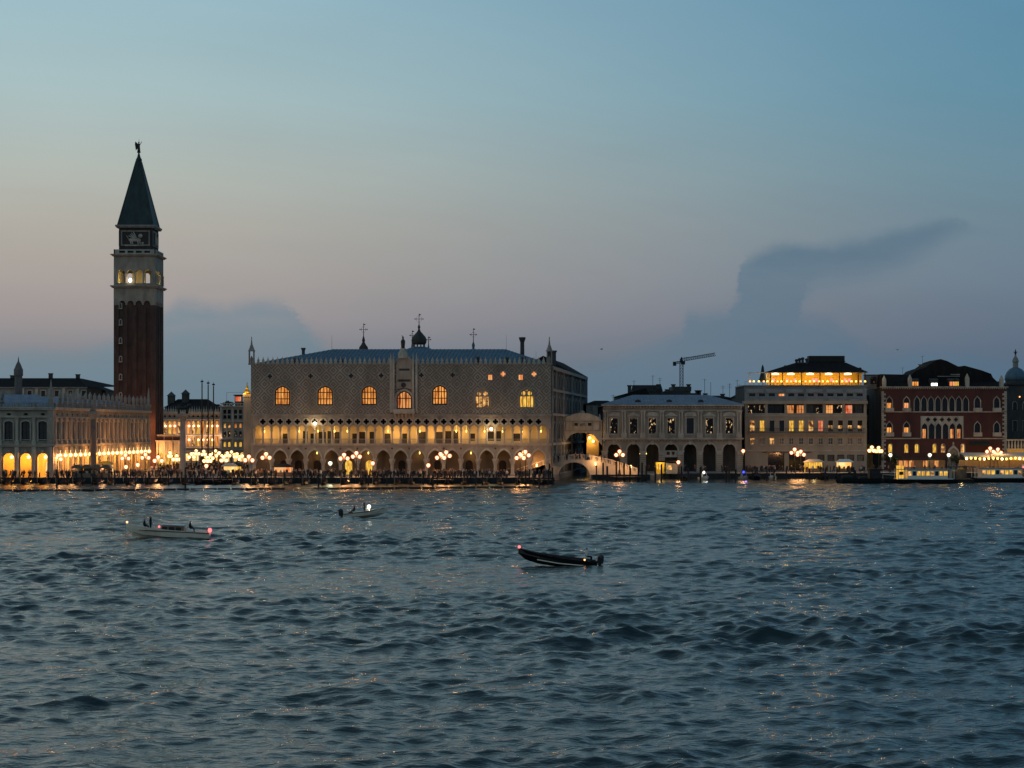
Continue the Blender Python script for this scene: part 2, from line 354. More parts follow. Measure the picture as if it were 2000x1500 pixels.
# ------------------------------------------------------------------ water
def build_water():
    g = np.random.default_rng(3)
    ys = [-1500, -500, -150, -20, 20, 40]
    y = 55.0
    while y < 428: ys.append(y); y += .17+.0011*max(0, y-60)
    ys += [430, 436, 445, 470, 520, 620, 900, 3000]
    core = np.linspace(-.33, .33, 520); outer = np.array([.36, .42, .5, .7, 1.2, 3, 9])
    ss = np.concatenate([-outer[::-1], core, outer])
    Yg, S = np.meshgrid(np.array(ys), ss, indexing='ij')
    Xg = S*np.maximum(np.abs(Yg), 60)
    dxl = np.gradient(Xg, axis=1); dyl = np.abs(np.gradient(Yg, axis=0)); d = np.maximum(np.abs(dxl), dyl)
    Zg = np.zeros_like(Xg); DX = np.zeros_like(Xg); DY = np.zeros_like(Xg)
    # patches of stronger and weaker chop
    gust = np.zeros_like(Xg)
    for i in range(14):
        a = g.uniform(0, 2*math.pi); lam = g.uniform(22, 90); gust += np.sin((Xg*math.cos(a)*.6+Yg*math.sin(a))*2*math.pi/lam+g.uniform(0, 7))
    gust = np.clip(1+.10*gust, .6, 1.5)
    n = 72
    for i in range(n):
        lam = .62*(11.0/.62)**(i/(n-1)); k = 2*math.pi/lam
        a = R(90)+g.normal(0, .5)+(0.25 if i % 3 else -.7)
        amp = .0078*lam**.70*g.uniform(.6, 1.4)*(1.0 if lam < 6 else .72)
        w = np.clip((lam/d-2.2)/2.2, 0, 1)*amp
        ph = k*(Xg*math.cos(a)+Yg*math.sin(a))+g.uniform(0, 7)
        if i % 2: ph = ph+.8*np.sin(k*.23*(Xg*math.sin(a)-Yg*math.cos(a))+g.uniform(0, 7))
        sn, cs = np.sin(ph), np.cos(ph)
        Zg += w*sn; DX += w*cs*math.cos(a)*.75; DY += w*cs*math.sin(a)*.75
    # the strip behind the floating boom lies calm
    boom = 371+(Xg+100)*.2
    calm = np.clip((Yg-boom)/5, 0, 1)*np.clip((14-Xg)/12, 0, 1)
    CALM = calm
    fall = (1-.88*calm)*gust*np.clip((432-Yg)/12, .12, 1)*np.clip((Yg-40)/15, 0, 1)
    Zg *= fall; Xg = Xg+DX*fall; Yg = Yg+DY*fall
    FOAM = np.zeros_like(Xg)
    # wakes fanning out behind the three boats under way
    for (bx, by, hx, hy) in WAKES:
        u = (Xg-bx)*hx+(Yg-by)*hy; v = -(Xg-bx)*hy+(Yg-by)*hx; u = -u
        on = np.clip(u/2, 0, 1)*np.exp(-np.maximum(u, 0)/45)*(u > 0)
        arm = np.exp(-((np.abs(v)-.34*u-.5)/1.3)**2)
        FOAM += on*(np.exp(-(v/.55)**2)*np.exp(-np.maximum(u,0)/4.5)+.45*np.exp(-((np.abs(v)-.34*u-.5)/.35)**2)*np.exp(-np.maximum(u,0)/7))
        Zg += on*(.17*arm*np.cos(1.9*(u*.55+np.abs(v))) + .07*np.exp(-(v/1.4)**2)*np.sin(u*1.7)*np.exp(-np.maximum(u,0)/14))
    nr, nc = Xg.shape
    co = np.stack([Xg, Yg, Zg], -1).reshape(-1, 3).astype(np.float32)
    idx = np.arange(nr*nc).reshape(nr, nc)
    q = np.stack([idx[:-1,:-1], idx[:-1,1:], idx[1:,1:], idx[1:,:-1]], -1).reshape(-1, 4)
    me = bpy.data.meshes.new('water'); me.vertices.add(len(co)); me.vertices.foreach_set('co', co.ravel())
    me.loops.add(q.size); me.loops.foreach_set('vertex_index', q.ravel().astype(np.int32))
    me.polygons.add(len(q)); me.polygons.foreach_set('loop_start', np.arange(0, q.size, 4, dtype=np.int32)); me.polygons.foreach_set('loop_total', np.full(len(q), 4, dtype=np.int32))
    me.polygons.foreach_set('use_smooth', np.ones(len(q), dtype=bool)); me.update(calc_edges=True)
    for nm, arr in (('chop', 1-.5*CALM), ('rough', .045+.13*np.clip((Yg-70)/330, 0, 1)+.10*CALM), ('foam', FOAM)):
        at = me.attributes.new(nm, 'FLOAT', 'POINT'); at.data.foreach_set('value', arr.ravel().astype(np.float32))
    m = bpy.data.materials.new('lagoon_water'); m.use_nodes = True; MAT['lagoon_water'] = m
    t = m.node_tree; p = t.nodes['Principled BSDF']
    p.inputs['Base Color'].default_value = (.013,.031,.029,1); p.inputs['Roughness'].default_value = .055; p.inputs['IOR'].default_value = 1.333; p.inputs['Specular IOR Level'].default_value = .5
    geo = t.nodes.new('ShaderNodeNewGeometry'); prev = None; ch = t.nodes.new('ShaderNodeAttribute'); ch.attribute_name = 'chop'
    for sc_, st, dist, stretch in ((1.0, .7, .09, (.7,1.7,1)), (3.2, .7, .036, (.7,1.6,1))):
        mpn = t.nodes.new('ShaderNodeMapping'); mpn.inputs['Scale'].default_value = stretch; t.links.new(geo.outputs['Position'], mpn.inputs[0])
        nn = t.nodes.new('ShaderNodeTexNoise'); nn.inputs['Scale'].default_value = sc_; nn.inputs['Detail'].default_value = 3; nn.inputs['Roughness'].default_value = .55; t.links.new(mpn.outputs[0], nn.inputs['Vector'])
        b = t.nodes.new('ShaderNodeBump'); ml = t.nodes.new('ShaderNodeMath'); ml.operation = 'MULTIPLY'; ml.inputs[1].default_value = st; t.links.new(ch.outputs['Fac'], ml.inputs[0]); t.links.new(ml.outputs[0], b.inputs['Strength']); b.inputs['Distance'].default_value = dist*1.6; t.links.new(nn.outputs[0], b.inputs['Height'])
        if prev: t.links.new(prev.outputs[0], b.inputs['Normal'])
        prev = b
    t.links.new(prev.outputs[0], p.inputs['Normal'])
    ra = t.nodes.new('ShaderNodeAttribute'); ra.attribute_name = 'rough'; t.links.new(ra.outputs['Fac'], p.inputs['Roughness'])
    fo = t.nodes.new('ShaderNodeAttribute'); fo.attribute_name = 'foam'; fn = t.nodes.new('ShaderNodeTexNoise'); fn.inputs['Scale'].default_value = 2.2; fn.inputs['Detail'].default_value = 5; t.links.new(geo.outputs['Position'], fn.inputs['Vector'])
    fm = t.nodes.new('ShaderNodeMath'); fm.operation = 'MULTIPLY'; t.links.new(fo.outputs['Fac'], fm.inputs[0]); t.links.new(fn.outputs[0], fm.inputs[1])
    fr = t.nodes.new('ShaderNodeMapRange'); fr.inputs[1].default_value = .18; fr.inputs[2].default_value = .5; t.links.new(fm.outputs[0], fr.inputs[0])
    fx = t.nodes.new('ShaderNodeMix'); fx.data_type = 'RGBA'; fx.inputs[6].default_value = (.013,.031,.029,1); fx.inputs[7].default_value = (.55,.58,.58,1); t.links.new(fr.outputs[0], fx.inputs[0]); t.links.new(fx.outputs[2], p.inputs['Base Color'])
    me.materials.append(m)
    o = link('water', me); tag(o, 'choppy slate blue lagoon water filling the foreground', kind='structure')
BOATS = {'taxi': (X(328, 213), 213, R(180+3)), 'runabout': (X(712, 262), 262, R(4)), 'skiff': (X(1090, 169), 169, R(180+3))}
WAKES = [(bx-math.cos(a)*3, by-math.sin(a)*3, math.cos(a), math.sin(a)) for bx, by, a in BOATS.values()]
build_water()

# ------------------------------------------------------------------ quays
def build_land():
    west = MB().plan([(-900,424),(9.8,424),(10.4,451),(11.5,455),(13.0,470),(26,575),(60,860),(60,2500),(-2500,2500),(-2500,424)], -2, G)
    o = part('pavement', west, 'paving', None); tag(o, 'stone paved quay along the palace and the square', kind='structure')
    east = MB().plan([(19.2,451),(34,453),(38,464),(140,470),(900,478),(2500,478),(2500,2500),(70,2500),(70,860),(36,575),(21.5,470)], -2, G)
    o2 = part('pavement', east, 'paving', None); tag(o2, 'stone paved quay in front of the hotels', kind='structure')
    # dark quay edging stones laid along the water, each one a piece
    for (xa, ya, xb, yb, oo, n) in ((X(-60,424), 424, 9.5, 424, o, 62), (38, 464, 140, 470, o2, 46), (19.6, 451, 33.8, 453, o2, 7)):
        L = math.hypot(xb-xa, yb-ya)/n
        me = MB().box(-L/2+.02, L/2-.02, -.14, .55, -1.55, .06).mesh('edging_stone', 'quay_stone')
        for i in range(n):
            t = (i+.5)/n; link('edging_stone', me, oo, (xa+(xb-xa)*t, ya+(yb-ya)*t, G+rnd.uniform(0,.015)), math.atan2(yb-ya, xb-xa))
build_land()

# ------------------------------------------------------------------ gothic palace
def build_palace():
    Y0 = 450.0; s = Y0/FPX; u = lambda px: (px-490)*s; v = lambda py: (HOR-py)*s+ZC-G
    T = thing('gothic_palace', 'long gothic palace with two arcades below a pale lozenge-brick wall and blue roof', 'palace', (X(490,Y0), Y0, G))
    F = Face(T); Wd = u(1076)
    zf, zs1, za, zs, zt, zc = v(870), v(896), v(879), v(811.5), v(712), v(838)
    # ground arcade
    ac = [513+33.66*i for i in range(17)]
    m = MB().wall(notched(0, Wd, zs1, zf, [arch(u(c), 14.4*s, zs1, zs1, za+.25, 'pointed', 9) for c in ac]), [circ(u(ac[i])+16.83*s, v(876), .28, 8) for i in range(16) if i % 3], .1, .95)
    F.mb('arcade_wall', m, 'istrian_stone')
    am = MB().wall(notch2(arch(0, 15.4*s, 0, .03, za+.55-zs1, 'pointed', 9), arch(0, 13.2*s, 0, .03, za-zs1, 'pointed', 9)), [], 0, .5).mesh('arch_moulding', 'pale_stone')
    for c in ac: F.put('arch_moulding', am, u(c), -.06, zs1)
    cm = MB().lathe(0, 0, [(.62,0),(.62,.25),(.42,.4),(.42,2.55),(.46,2.6),(.5,2.75),(.72,3.35),(.78,3.5),(.78,3.95-.0)], 12).mesh('column', 'pale_stone', False)
    for i in range(18): F.put('column', cm, min(max(u(496.2+33.66*i), .7), Wd-.7), .52, 0)
    F.mb('floor_band', MB().box(-.2, Wd+.2, -.18, 4.9, zf-.02, zf+.3).box(-.3, Wd+.3, -.3, .3, zf+.3, zf+.48), 'pale_stone')
    # loggia
    lc = [496.4+16.83*i for i in range(35)]
    holes = [quatre(u(c), v(823.5), 6.2*s) for c in lc[1:-1]]
    nots = [arch((u(lc[i])+u(lc[i+1]))/2, 7.0*s, zc, zc, v(829), 'ogee', 8) for i in range(34)]
    F.mb('loggia_tracery', MB().wall(notched(0, Wd, zc, zs, nots), holes, .15, .7), 'istrian_stone')
    rm = MB().wall(circ(0, 0, 7.4*s, 16), [quatre(0, 0, 6.0*s)], 0, .2).mesh('quatrefoil', 'pale_stone')
    for c in lc[1:-1]: F.put('quatrefoil', rm, u(c), 0, v(823.5))
    lm = MB().lathe(0, 0, [(.34,0),(.34,.15),(.22,.25),(.2,zc-zf-1.2),(.24,zc-zf-1.1),(.42,zc-zf-.62),(.42,zc-zf-.46)], 10).mesh('loggia_column', 'pale_stone')
    for c in lc: F.put('loggia_column', lm, u(c), .42, zf+.48)
    bal = MB().box(-8.2*s+.25, 8.2*s-.25, .36, .5, 1.0, 1.14)
    for i in range(6): bal.cyl(-.75+.3*i, .43, 0, 1.0, .05, n=5)
    bmesh_ = bal.mesh('balustrade', 'istrian_stone')
    for i in range(34): F.put('balustrade', bmesh_, (u(lc[i])+u(lc[i+1]))/2, 0, zf+.48)
    # gallery back walls: warm plaster with dark doorways
    dx = [(u(lc[i])+u(lc[i+1]))/2+rnd.uniform(-.4, .5) for i in (3,5,6,7,8,9,11,12,13,15,17,19,21,22,23,25,27,28,30)]
    M('gallery_plaster', (.62,.47,.27), .9, .2, .4)
    hs = [arch(x, rnd.choice((.6,.75,.9)), zf+.45+(.6 if i > 14 else 0), 0, zf+rnd.choice((2.9,3.3,3.5)), 'rect') for i, x in enumerate(dx)]
    F.mb('gallery_wall', MB().wall([(0, zf+.3),(Wd, zf+.3),(Wd, zs),(0, zs)], hs, 4.4, 4.9), 'gallery_plaster')
    for h in hs:
        F.put('gallery_door', cached(('gd', round(h[2][0]-h[0][0],2), round(h[1][1]-h[0][1],2)), lambda: MB().box(0, h[2][0]-h[0][0], 0, .1, 0, h[1][1]-h[0][1]).mesh('gallery_door', 'frame_dark')), h[0][0], 4.72, h[0][1])
    ds = [arch(u(ac[i])+rnd.uniform(-.6,.6), .9, 0, 2.6, 3.5, 'round', 6) for i in (1,2,3,5,6,8,10,12,14)]
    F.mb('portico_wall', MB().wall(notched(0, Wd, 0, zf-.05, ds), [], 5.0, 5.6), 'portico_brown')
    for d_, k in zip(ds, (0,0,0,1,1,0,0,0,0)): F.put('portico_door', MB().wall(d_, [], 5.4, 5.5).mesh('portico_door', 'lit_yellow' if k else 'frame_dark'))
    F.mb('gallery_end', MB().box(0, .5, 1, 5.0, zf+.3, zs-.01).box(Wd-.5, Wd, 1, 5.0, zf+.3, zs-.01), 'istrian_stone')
    F.mb('loggia_ceiling', MB().box(.1, Wd-.1, .75, 4.35, v(830), v(829)), 'frame_dark'); F.mb('loggia_shade_panel', MB().box(.52, Wd-.52, 4.2, 4.36, v(829)+.01, zs-.02), 'frame_dark')  # dark upper panel stands in for shade; ceiling lowered to hold lamplight beneath it
    # upper wall with its seven great windows
    tall = [(551.5,753.5,791.5),(635,753.5,791.5),(721,753,791),(859,752,790.5)]
    hl = [arch(u(c), 15*s, v(b), v(t+13), v(t), 'pointed', 8) for c, t, b in tall]
    low = [(789.5,763,799),(942,759,797.5),(1028.5,758.5,797)]
    hl += [arch(u(c), 15*s, v(b), v(t+15), v(t), 'pointed', 8) for c, t, b in low]
    oc = [(527,735),(606.5,734.5),(685.5,734),(744.5,733.5),(823,733),(884,732.5),(982.5,730.5),(1043,730.5)]
    hl += [quatre(u(a), v(b), 5.2*s) for a, b in oc]
    hl += [arch(u(c), 4.6*s, v(742.5), 0, v(731.5), 'rect') for c in (957.5, 1017)]
    F.mb('upper_wall', MB().wall([(0, zs),(Wd, zs),(Wd, zt),(0, zt)], hl, .05, .75), 'lozenge_brick')
    F.mb('string_course', MB().box(-.18, Wd+.18, -.16, .6, zs-.14, zs+.2).box(-.1, Wd+.1, -.08, .5, zs+.2, zs+.34), 'istrian_stone')
    for c, t, b in tall: F.window(u(c), v(b), 14.9*s, (b-t)*s, 'pointed', 'lit_amber', 4, 2, .3, rise=13*s, surround='istrian_stone', ext=.3, tr=.2)
    F.window(u(789.5), v(799), 14.9*s, 36*s, 'pointed', 'lit_curtain', 4, 1, .3, rise=15*s, surround='pale_stone', ext=.45, tr=.2)
    for c, t, b, pm in ((942,759,797.5,'lit_room'), (1028.5,758.5,797,'lit_yellow')):
        w = F.window(u(c), v(b), 14.9*s, (b-t)*s, 'pointed', pm, 3, 1, .3, 'istrian_stone', rise=15*s, surround='istrian_stone', ext=.3, tr=.2)
        h_ = (b-t)*s; ho = arch(0, 14.9*s, h_-15*s, h_-14.9*s, h_, 'pointed', 8)
        tr_ = MB().wall(ho, [circ(-6*s, h_-9.6*s, 4.2*s, 10), circ(6*s, h_-9.6*s, 4.2*s, 10), circ(0, h_-3.6*s, 1.9*s, 8)], -.12, .06)
        link('window_tracery', tr_.mesh('window_tracery', 'istrian_stone'), w)
    for i, (a, b) in enumerate(oc):
        pm = 'lit_orange' if i >= 6 else 'dark_glass'
        o = F.put('oculus', cached(('ocu',), lambda: MB().wall(circ(0, 0, 6.6*s, 16), [quatre(0, 0, 5.0*s)], 0, .25).mesh('oculus', 'istrian_stone')), u(a), -.1, v(b))
        link('pane', cached(('ocp', pm), lambda: MB().wall(circ(0, 0, 5.6*s, 12), [], .5, .56).mesh('pane', pm)), o)
    for c in (957.5, 1017): F.window(u(c), v(742.5), 4.5*s, 11*s, 'rect', 'lit_orange', 1, 0, .25, surround='istrian_stone', ext=.15)
    # crown: cornice and pointed merlons
    F.mb('cornice', MB().box(-.15, Wd+.15, -.15, .9, zt, zt+.22), 'istrian_stone')
    mm = MB().wall([(-.42,0),(.42,0),(.42,.35),(.22,.55),(.34,.85),(.12,1.15),(0,1.75),(-.12,1.15),(-.34,.85),(-.22,.55),(-.42,.35)], [], 0, .25).mesh('merlon', 'pale_stone')
    nm = 62
    for i in range(nm): F.put('merlon', mm, .6+(Wd-1.2)*i/(nm-1), .2, zt+.22)
    # balcony bay in the middle
    bx0, bx1 = u(764), u(815)
    F.mb('balcony', MB().box(bx0+.6, bx1-.6, -1.3, .05, v(808), v(806)).box(bx0+.6, bx1-.6, -1.3, -1.1, v(806)+.02, v(799)).box(bx0+.6, bx0+.8, -1.1, 0, v(806)+.02, v(799)).box(bx1-.8, bx1-.6, -1.1, 0, v(806)+.02, v(799)), 'pale_stone')
    for k in range(6): F.put('bracket', cached(('brk',), lambda: MB().add([(-.15,0,0),(.15,0,0),(.15,-1.1,0),(-.15,-1.1,0),(-.15,0,-1.1),(.15,0,-1.1)], [(0,1,2,3),(0,4,5,1),(3,2,5,4),(0,3,4),(1,5,2)]).mesh('bracket', 'pale_stone')), bx0+1+(bx1-bx0-2)*k/5, -.02, v(808)-.01)
    F.mb('balcony_bay', MB().wall([(bx0+1.3, v(763)), (bx0+1.3, v(702)), (u(789.5), v(688)), (bx1-1.3, v(702)), (bx1-1.3, v(763)), (bx1-1.75, v(763))]+[p for p in reversed(arch(u(789.5), 16.5*s, v(764), v(763), v(757.5), 'pointed', 8))]+[(bx0+1.75, v(763))], [circ(u(788.5), v(752), 5.2*s), arch(u(789.5), 11*s, v(724), 0, v(720), 'rect'), arch(u(789.5), 13*s, v(745.5), 0, v(741), 'rect')], -.35, .0), 'istrian_stone')
    F.mb('roundel', MB().wall(circ(u(788.5), v(752), 6*s, 16), [], -.2, .04), 'dark_stone')
    F.mb('relief_panel', MB().box(u(779), u(800), -.16, .03, v(746), v(740)), 'dark_stone'); F.mb('relief_panel', MB().box(u(780), u(799), -.16, .03, v(724.5), v(719.5)), 'dark_stone')
    for px in (763.5, 768.5, 807, 813.5):
        F.put('pinnacle', cached(('pin',), lambda: MB().box(-.26, .26, -.5, .02, 0, v(705)-v(806)).lathe(0, -.24, [(.36, v(705)-v(806)), (.2, v(702)-v(806)), (.05, v(690)-v(806))], 6).mesh('pinnacle', 'pale_stone')), u(px), -.02, v(806))
    st = MB().lathe(u(787), .2, [(1.3, v(700)), (1.15, v(690)), (.7, v(684)), (.62, v(680))], 8)
    F.mb('statue_pedestal', st, 'pale_stone')
    F.mb('statue', MB().lathe(u(787), .2, [(.42, v(680)), (.5, v(672)), (.55, v(667)), (.4, v(663.5)), (.15, v(662.5)), (.24, v(660.5)), (.2, v(658)), (.02, v(656.5))], 8).tube((u(787)+.4, 0, v(667)), (u(785), -.1, v(655)), .08), 'dark_stone', smooth=True)
    # corner tabernacles
    for px in (491, 1073):
        mb = MB()
        for ax, ay in ((-.55,-.1),(.55,-.1),(-.55,.9),(.55,.9)): mb.cyl(ax, ay, 0, 3.0, .13, n=6)
        mb.box(-.75, .75, -.3, 1.1, -.3, 0).lathe(0, .4, [(.95,3.0),(.7,3.4),(.25,4.6),(.08,6.0),(.16,6.15),(.02,6.6)], 8).lathe(0, .4, [(.3,0),(.34,1.2),(.2,1.6),(.05,1.9)], 6)
        F.mb('corner_tabernacle', mb, 'grey_stone', u(px), 0, v(710))
    # body and roof
    th = 7.1; back = lambda x, d: (x+d*.125, d)
    pl = lambda x0, x1, d0, d1: [back(x0, d0), back(x1, d0), back(x1, d1), back(x0, d1)]
    T2 = MB().plan(pl(.15, Wd-.15, 5.7, 108), 0, zs-.02).plan(pl(.15, Wd-.15, .9, 108), zs, zt-.03)
    F.mb('wall', T2, 'rio_stone')
    rz0, rz1 = zt+.35, (HOR-682)*(465/FPX)+ZC-G
    rx0, rx1 = u(496), u(1070)
    rr = MB().add([back(rx0, .8)+(rz0,), back(rx1, .8)+(rz0,), back(rx1, 40)+(rz0,), back(rx0, 40)+(rz0,), back(u(624), 15)+(rz1,), back(u(972), 15)+(rz1,), back(u(972), 26)+(rz1,), back(u(624), 26)+(rz1,)],
                  [(0,1,5,4),(1,2,6,5),(2,3,7,6),(3,0,4,7),(4,5,6,7),(0,3,2,1)])
    F.mb('roof', rr, 'lead_roof')
    # raised standing seams on the front slope
    for i in range(74):
        x = rx0+(rx1-rx0)*(i+.5)/74; A = Vector(back(x, .8)+(rz0+.05,))
        t = min(1, (x-rx0)/(u(624)-rx0), (rx1-x)/(rx1-u(972))); B = Vector(back(x, .8+14.2*t)+(rz0+(rz1-rz0)*t+.05,))
        F.mb('roof_seam', MB().tube(A, B, .07, 4), 'lead_roof')
    for px, py in ((664.5,707),(932,703),(990,704),(1023,704),(577,706)):
        F.mb('roof_dormer', MB().box(-.45, .45, 0, 1.5, 0, .9).gable(-.6, .6, -.1, 1.5, .9, 1.3), 'dark_stone', u(px), 1.2, v(py)-.4)
    F.mb('chimney', MB().lathe(0, 0, [(.55,-3),(.5,1.6),(.85,2.6),(.85,2.9)], 8), 'dark_stone', u(1003)+2.2, 13, rz1+.0)
    F.mb('chimney', MB().lathe(0, 0, [(.4,-3),(.4,.9),(.6,1.4),(.6,1.6)], 8), 'dark_stone', u(572)+1.2, 12, rz1-1.4)
    for px, pt in ((622,655),(974,655),(1034,670)): F.mb('lightning_rod', MB().cyl(0, 0, -2, (683-pt)*.129, .045, .02, 5), 'iron', u(px)+1.8, 15, rz1-.1 if px < 1000 else rz1-2.2)
    # side along the canal: storeys of dark stone with windows
    A = Face(T, Wd, .35, math.atan2(1, .125)); 
    for z0 in (zf, zs, 20.5): A.mb('side_cornice', MB().box(.6, 100, -.45, .1, z0, z0+.6), 'grey_stone')
    A.mb('side_cornice', MB().box(.5, 100, -.7, .1, zt-1.2, zt-.4), 'grey_stone')
    k = 0
    for x in (3.5, 7.5, 14, 20, 27, 34, 42, 50, 59, 68, 78, 90):
        for z0, h in ((2.2,3.2),(8.6,4.2),(15.6,3.6),(22,2.8)):
            k += 1; A.window(x, z0, .95, h, 'round', 'lit_speckle' if k in (3,6) else 'dark_glass', 1, 1, -.12, surround='grey_stone', ext=.3)
    for x in (1.6, 11, 30, 55, 80): A.mb('buttress', MB().box(-.7, .7, -.35, .1, 0, zt-1.3), 'grey_stone', x)
    rb = MB()
    rb.add([back(Wd-14, 45)+(zt,), back(Wd, 45)+(zt,), back(Wd, 107)+(zt-.05,), back(Wd-14, 107)+(zt-.05,), back(Wd-7, 47)+(zt+4,), back(Wd-7, 105)+(zt+4,)], [(0,1,4),(1,2,5,4),(2,3,5),(3,0,4,5),(0,3,2,1)])
    F.mb('rear_roof', rb, 'dark_tile')
    F.mb('chimney', MB().box(-1.1, 1.1, -1.2, 1.2, -2.5, 2.0).box(-1.3, 1.3, -1.4, 1.4, 2.0, 2.4), 'dark_stone', Wd+.7, 24, zt+2.0)
    # unseen gallery lanterns, added to light the loggia vault and the portico
    for i in range(17):
        x = u(ac[i]); o = F.put('lantern', cached(('lant',), lambda: MB().cyl(0, 0, .3, 1.5, .02, n=4).lathe(0, 0, [(.06,-.3),(.16,-.05),(.16,.15),(.04,.32)], 6).mesh('lantern', 'lamp_yellow')), x+rnd.uniform(-1,1), 2.6, v(830)-1.55)
        light((0,0,-.5), rnd.choice((70,150,230,40,180)), (1,.60,.20), .3, o)
    for i in (0, 3, 6, 9, 12, 15):
        o = F.put('lantern', cached(('lant',), None), u(ac[i])+.3, 3.4, zf-1.9); light((0,0,-.4), 75, (1,.6,.25), .25, o)
    for px, py in ((615.5,827),(959.5,838)):
        F.mb('floodlight', MB().ball((0,0,0), .4, 8).box(-.08,.08,.2,.6,-.08,.08), 'lantern_white', u(px), -.45, v(py))
        light(F.pos(u(px), -1.6, v(py)-.4), 260, (1,.8,.45), .3, T)
build_palace()

# ------------------------------------------------------------------ bell tower
def build_tower():
    Y0 = 560.0; s = Y0/FPX; v = lambda py: (HOR-py)*s+ZC-G
    wx = 12.7; T = thing('bell_tower', 'tall square brick bell tower with white belfry and green spire', 'tower', (X(222,Y0), Y0, G))
    zb, zk = v(592), v(562)
    T_ = MB().box(.45, wx-.45, .45, wx-.45, 0, zb+.5)
    part('shaft', T_, 'tower_brick', T)
    faces = [Face(T, 0, 0, 0), Face(T, wx, 0, R(90)), Face(T, wx, wx, R(180)), Face(T, 0, wx, R(-90))]
    strip = MB().box(-.62, .62, 0, .5, 0, zb-1.2).mesh('pilaster_strip', 'tower_brick')
    edge = MB().box(-.75, .75, 0, .5, 0, zb-.2).mesh('pilaster_strip', 'tower_brick')
    arcs = [wx*(i+.5)/5 for i in range(5)]
    z_arch = notched(0, wx, zb-.6, zk, [arch(1.35+(wx-2.7)*(i+.5)/4, 1.0, zb-.6, zb-.4, zb+.75, 'round', 6) for i in range(4)])
    for fi, F in enumerate(faces):
        if fi < 2:
            for i in range(1, 4): F.put('pilaster_strip', strip, .75+(wx-1.5)*i/4)
            F.put('pilaster_strip', edge, .76); F.put('pilaster_strip', edge, wx-.76)
        zb0, zb1, zt_ = v(553), v(527), v(500)
        F.mb('frieze', MB().wall([(x+.0, z) for x, z in z_arch], [], -.02+.01*fi, .6), 'istrian_stone')
        hs = [arch(1.0+(wx-2)*(i+.5)/4+.0, 1.02, zb0, zb1-1.0, zb1, 'round', 7) for i in range(4)]
        F.mb('belfry_wall', MB().wall([(0, zk+.7),(wx, zk+.7),(wx, zt_),(0, zt_)], hs, .1+.01*fi, .9), 'istrian_stone')
        if fi < 2:
            cm = cached(('bcol',), lambda: MB().lathe(0, 0, [(.3,0),(.2,.2),(.18,zb1-zb0-1.5),(.32,zb1-zb0-1.1)], 8).mesh('belfry_column', 'pale_stone'))
            for i in range(5): F.put('belfry_column', cm, 1.0+(wx-2)*i/4, -.12, zb0)
        # attic
        a0, a1 = v(487), v(444); ax0, ax1 = 1.35, wx-1.35
        F.mb('attic_wall', MB().box(ax0+.01*fi, ax1-.01*fi, 1.3, 2.2, v(500), a1), 'attic_brick')
        F.mb('relief_frame', MB().wall([(ax0+.6,a0+1.2),(ax1-.6,a0+1.2),(ax1-.6,a1-.8),(ax0+.6,a1-.8)], [[(ax0+1,a0+1.6),(ax1-1,a0+1.6),(ax1-1,a1-1.2),(ax0+1,a1-1.2)]], 1.12, 1.29), 'grey_stone')
        # walking winged lion in relief, stone
        if fi == 0:
            cx, cz = wx/2-.2, a0+3.0
            li = MB().lathe(0, 0, [(.05,-1.9),(.55,-1.6),(.7,-.4),(.62,.8),(.75,1.3),(.3,1.9)], 8)
            li.v = [(cx+z, 1.2+y*.35, cz+x*.75) for x, y, z in li.v]
            li.ball((cx+1.75, 1.1, cz+1.15), .72, 8)
            for lx in (-1.3, -.8, .9, 1.5): li.tube((cx+lx, 1.15, cz-.2), (cx+lx+.25, 1.15, cz-1.6), .24, 6, .2)
            for k in range(4): li.tube((cx+.7-.2*k, 1.15, cz+.4), (cx-.5-.5*k, 1.12, cz+2.6-.45*k), .26, 5, .1)
            li.tube((cx-1.7, 1.15, cz+.1), (cx-2.5, 1.15, cz+1.3), .12, 5); li.box(cx-2.9, cx+2.9, 1.05, 1.28, cz-1.9, cz-1.6); li.box(cx+2.1, cx+2.7, 1.1, 1.28, cz-1.6, cz-.7)
            F.mb('lion_relief', li, 'pale_stone', smooth=True)
        elif fi == 1:
            li = MB().lathe(wx/2, 1.2, [(.9,a0+1.6),(.7,a0+2.5),(.6,a0+4),(.3,a0+4.8),(.45,a0+5.2),(.1,a0+5.8)], 8); F.mb('figure_relief', li, 'pale_stone', smooth=True)
        # balustrade with square openings
        F.mb('balustrade', MB().wall([(0,v(500)+.6),(wx,v(500)+.6),(wx,v(487)),(0,v(487))], [[(1.3+(wx-2.6)*(i+.14)/4,v(497)+.5),(1.3+(wx-2.6)*(i+.86)/4,v(497)+.5),(1.3+(wx-2.6)*(i+.86)/4,v(489.5)),(1.3+(wx-2.6)*(i+.14)/4,v(489.5))] for i in range(4)], .0+.01*fi, .35), 'pale_stone')
        for py in (597, 629, 665, 701, 736, 772):
            if fi == 0: F.window(2.1, v(py)-.75, .33, 1.5, 'round', 'dark_glass', 0, 0, .3, 'pale_stone', surround='pale_stone', ext=.18, tr=.04, sill='pale_stone')
    for z0, z1, e in ((zk, zk+.35, .55), (zk+.35, zk+.7, .9), (v(500), v(500)+.3, .5), (v(500)+.3, v(500)+.6, .85)): part('cornice', MB().box(-e, wx+e, -e, wx+e, z0+.001, z1), 'istrian_stone', T)
    part('attic_cornice', MB().box(.6, wx-.6, .6, wx-.6, v(444), v(442)).box(.35, wx-.35, .35, wx-.35, v(442), v(438.5)), 'grey_stone', T)
    part('belfry_core', MB().box(4.6, 8.1, 5, 8.4, zk, v(500)), 'cream_stucco', T)
    for x, y in ((2.0, 3.0), (10.7, 3.0)): light((x, y, v(548)), 330, (1,.78,.22), .3, T)
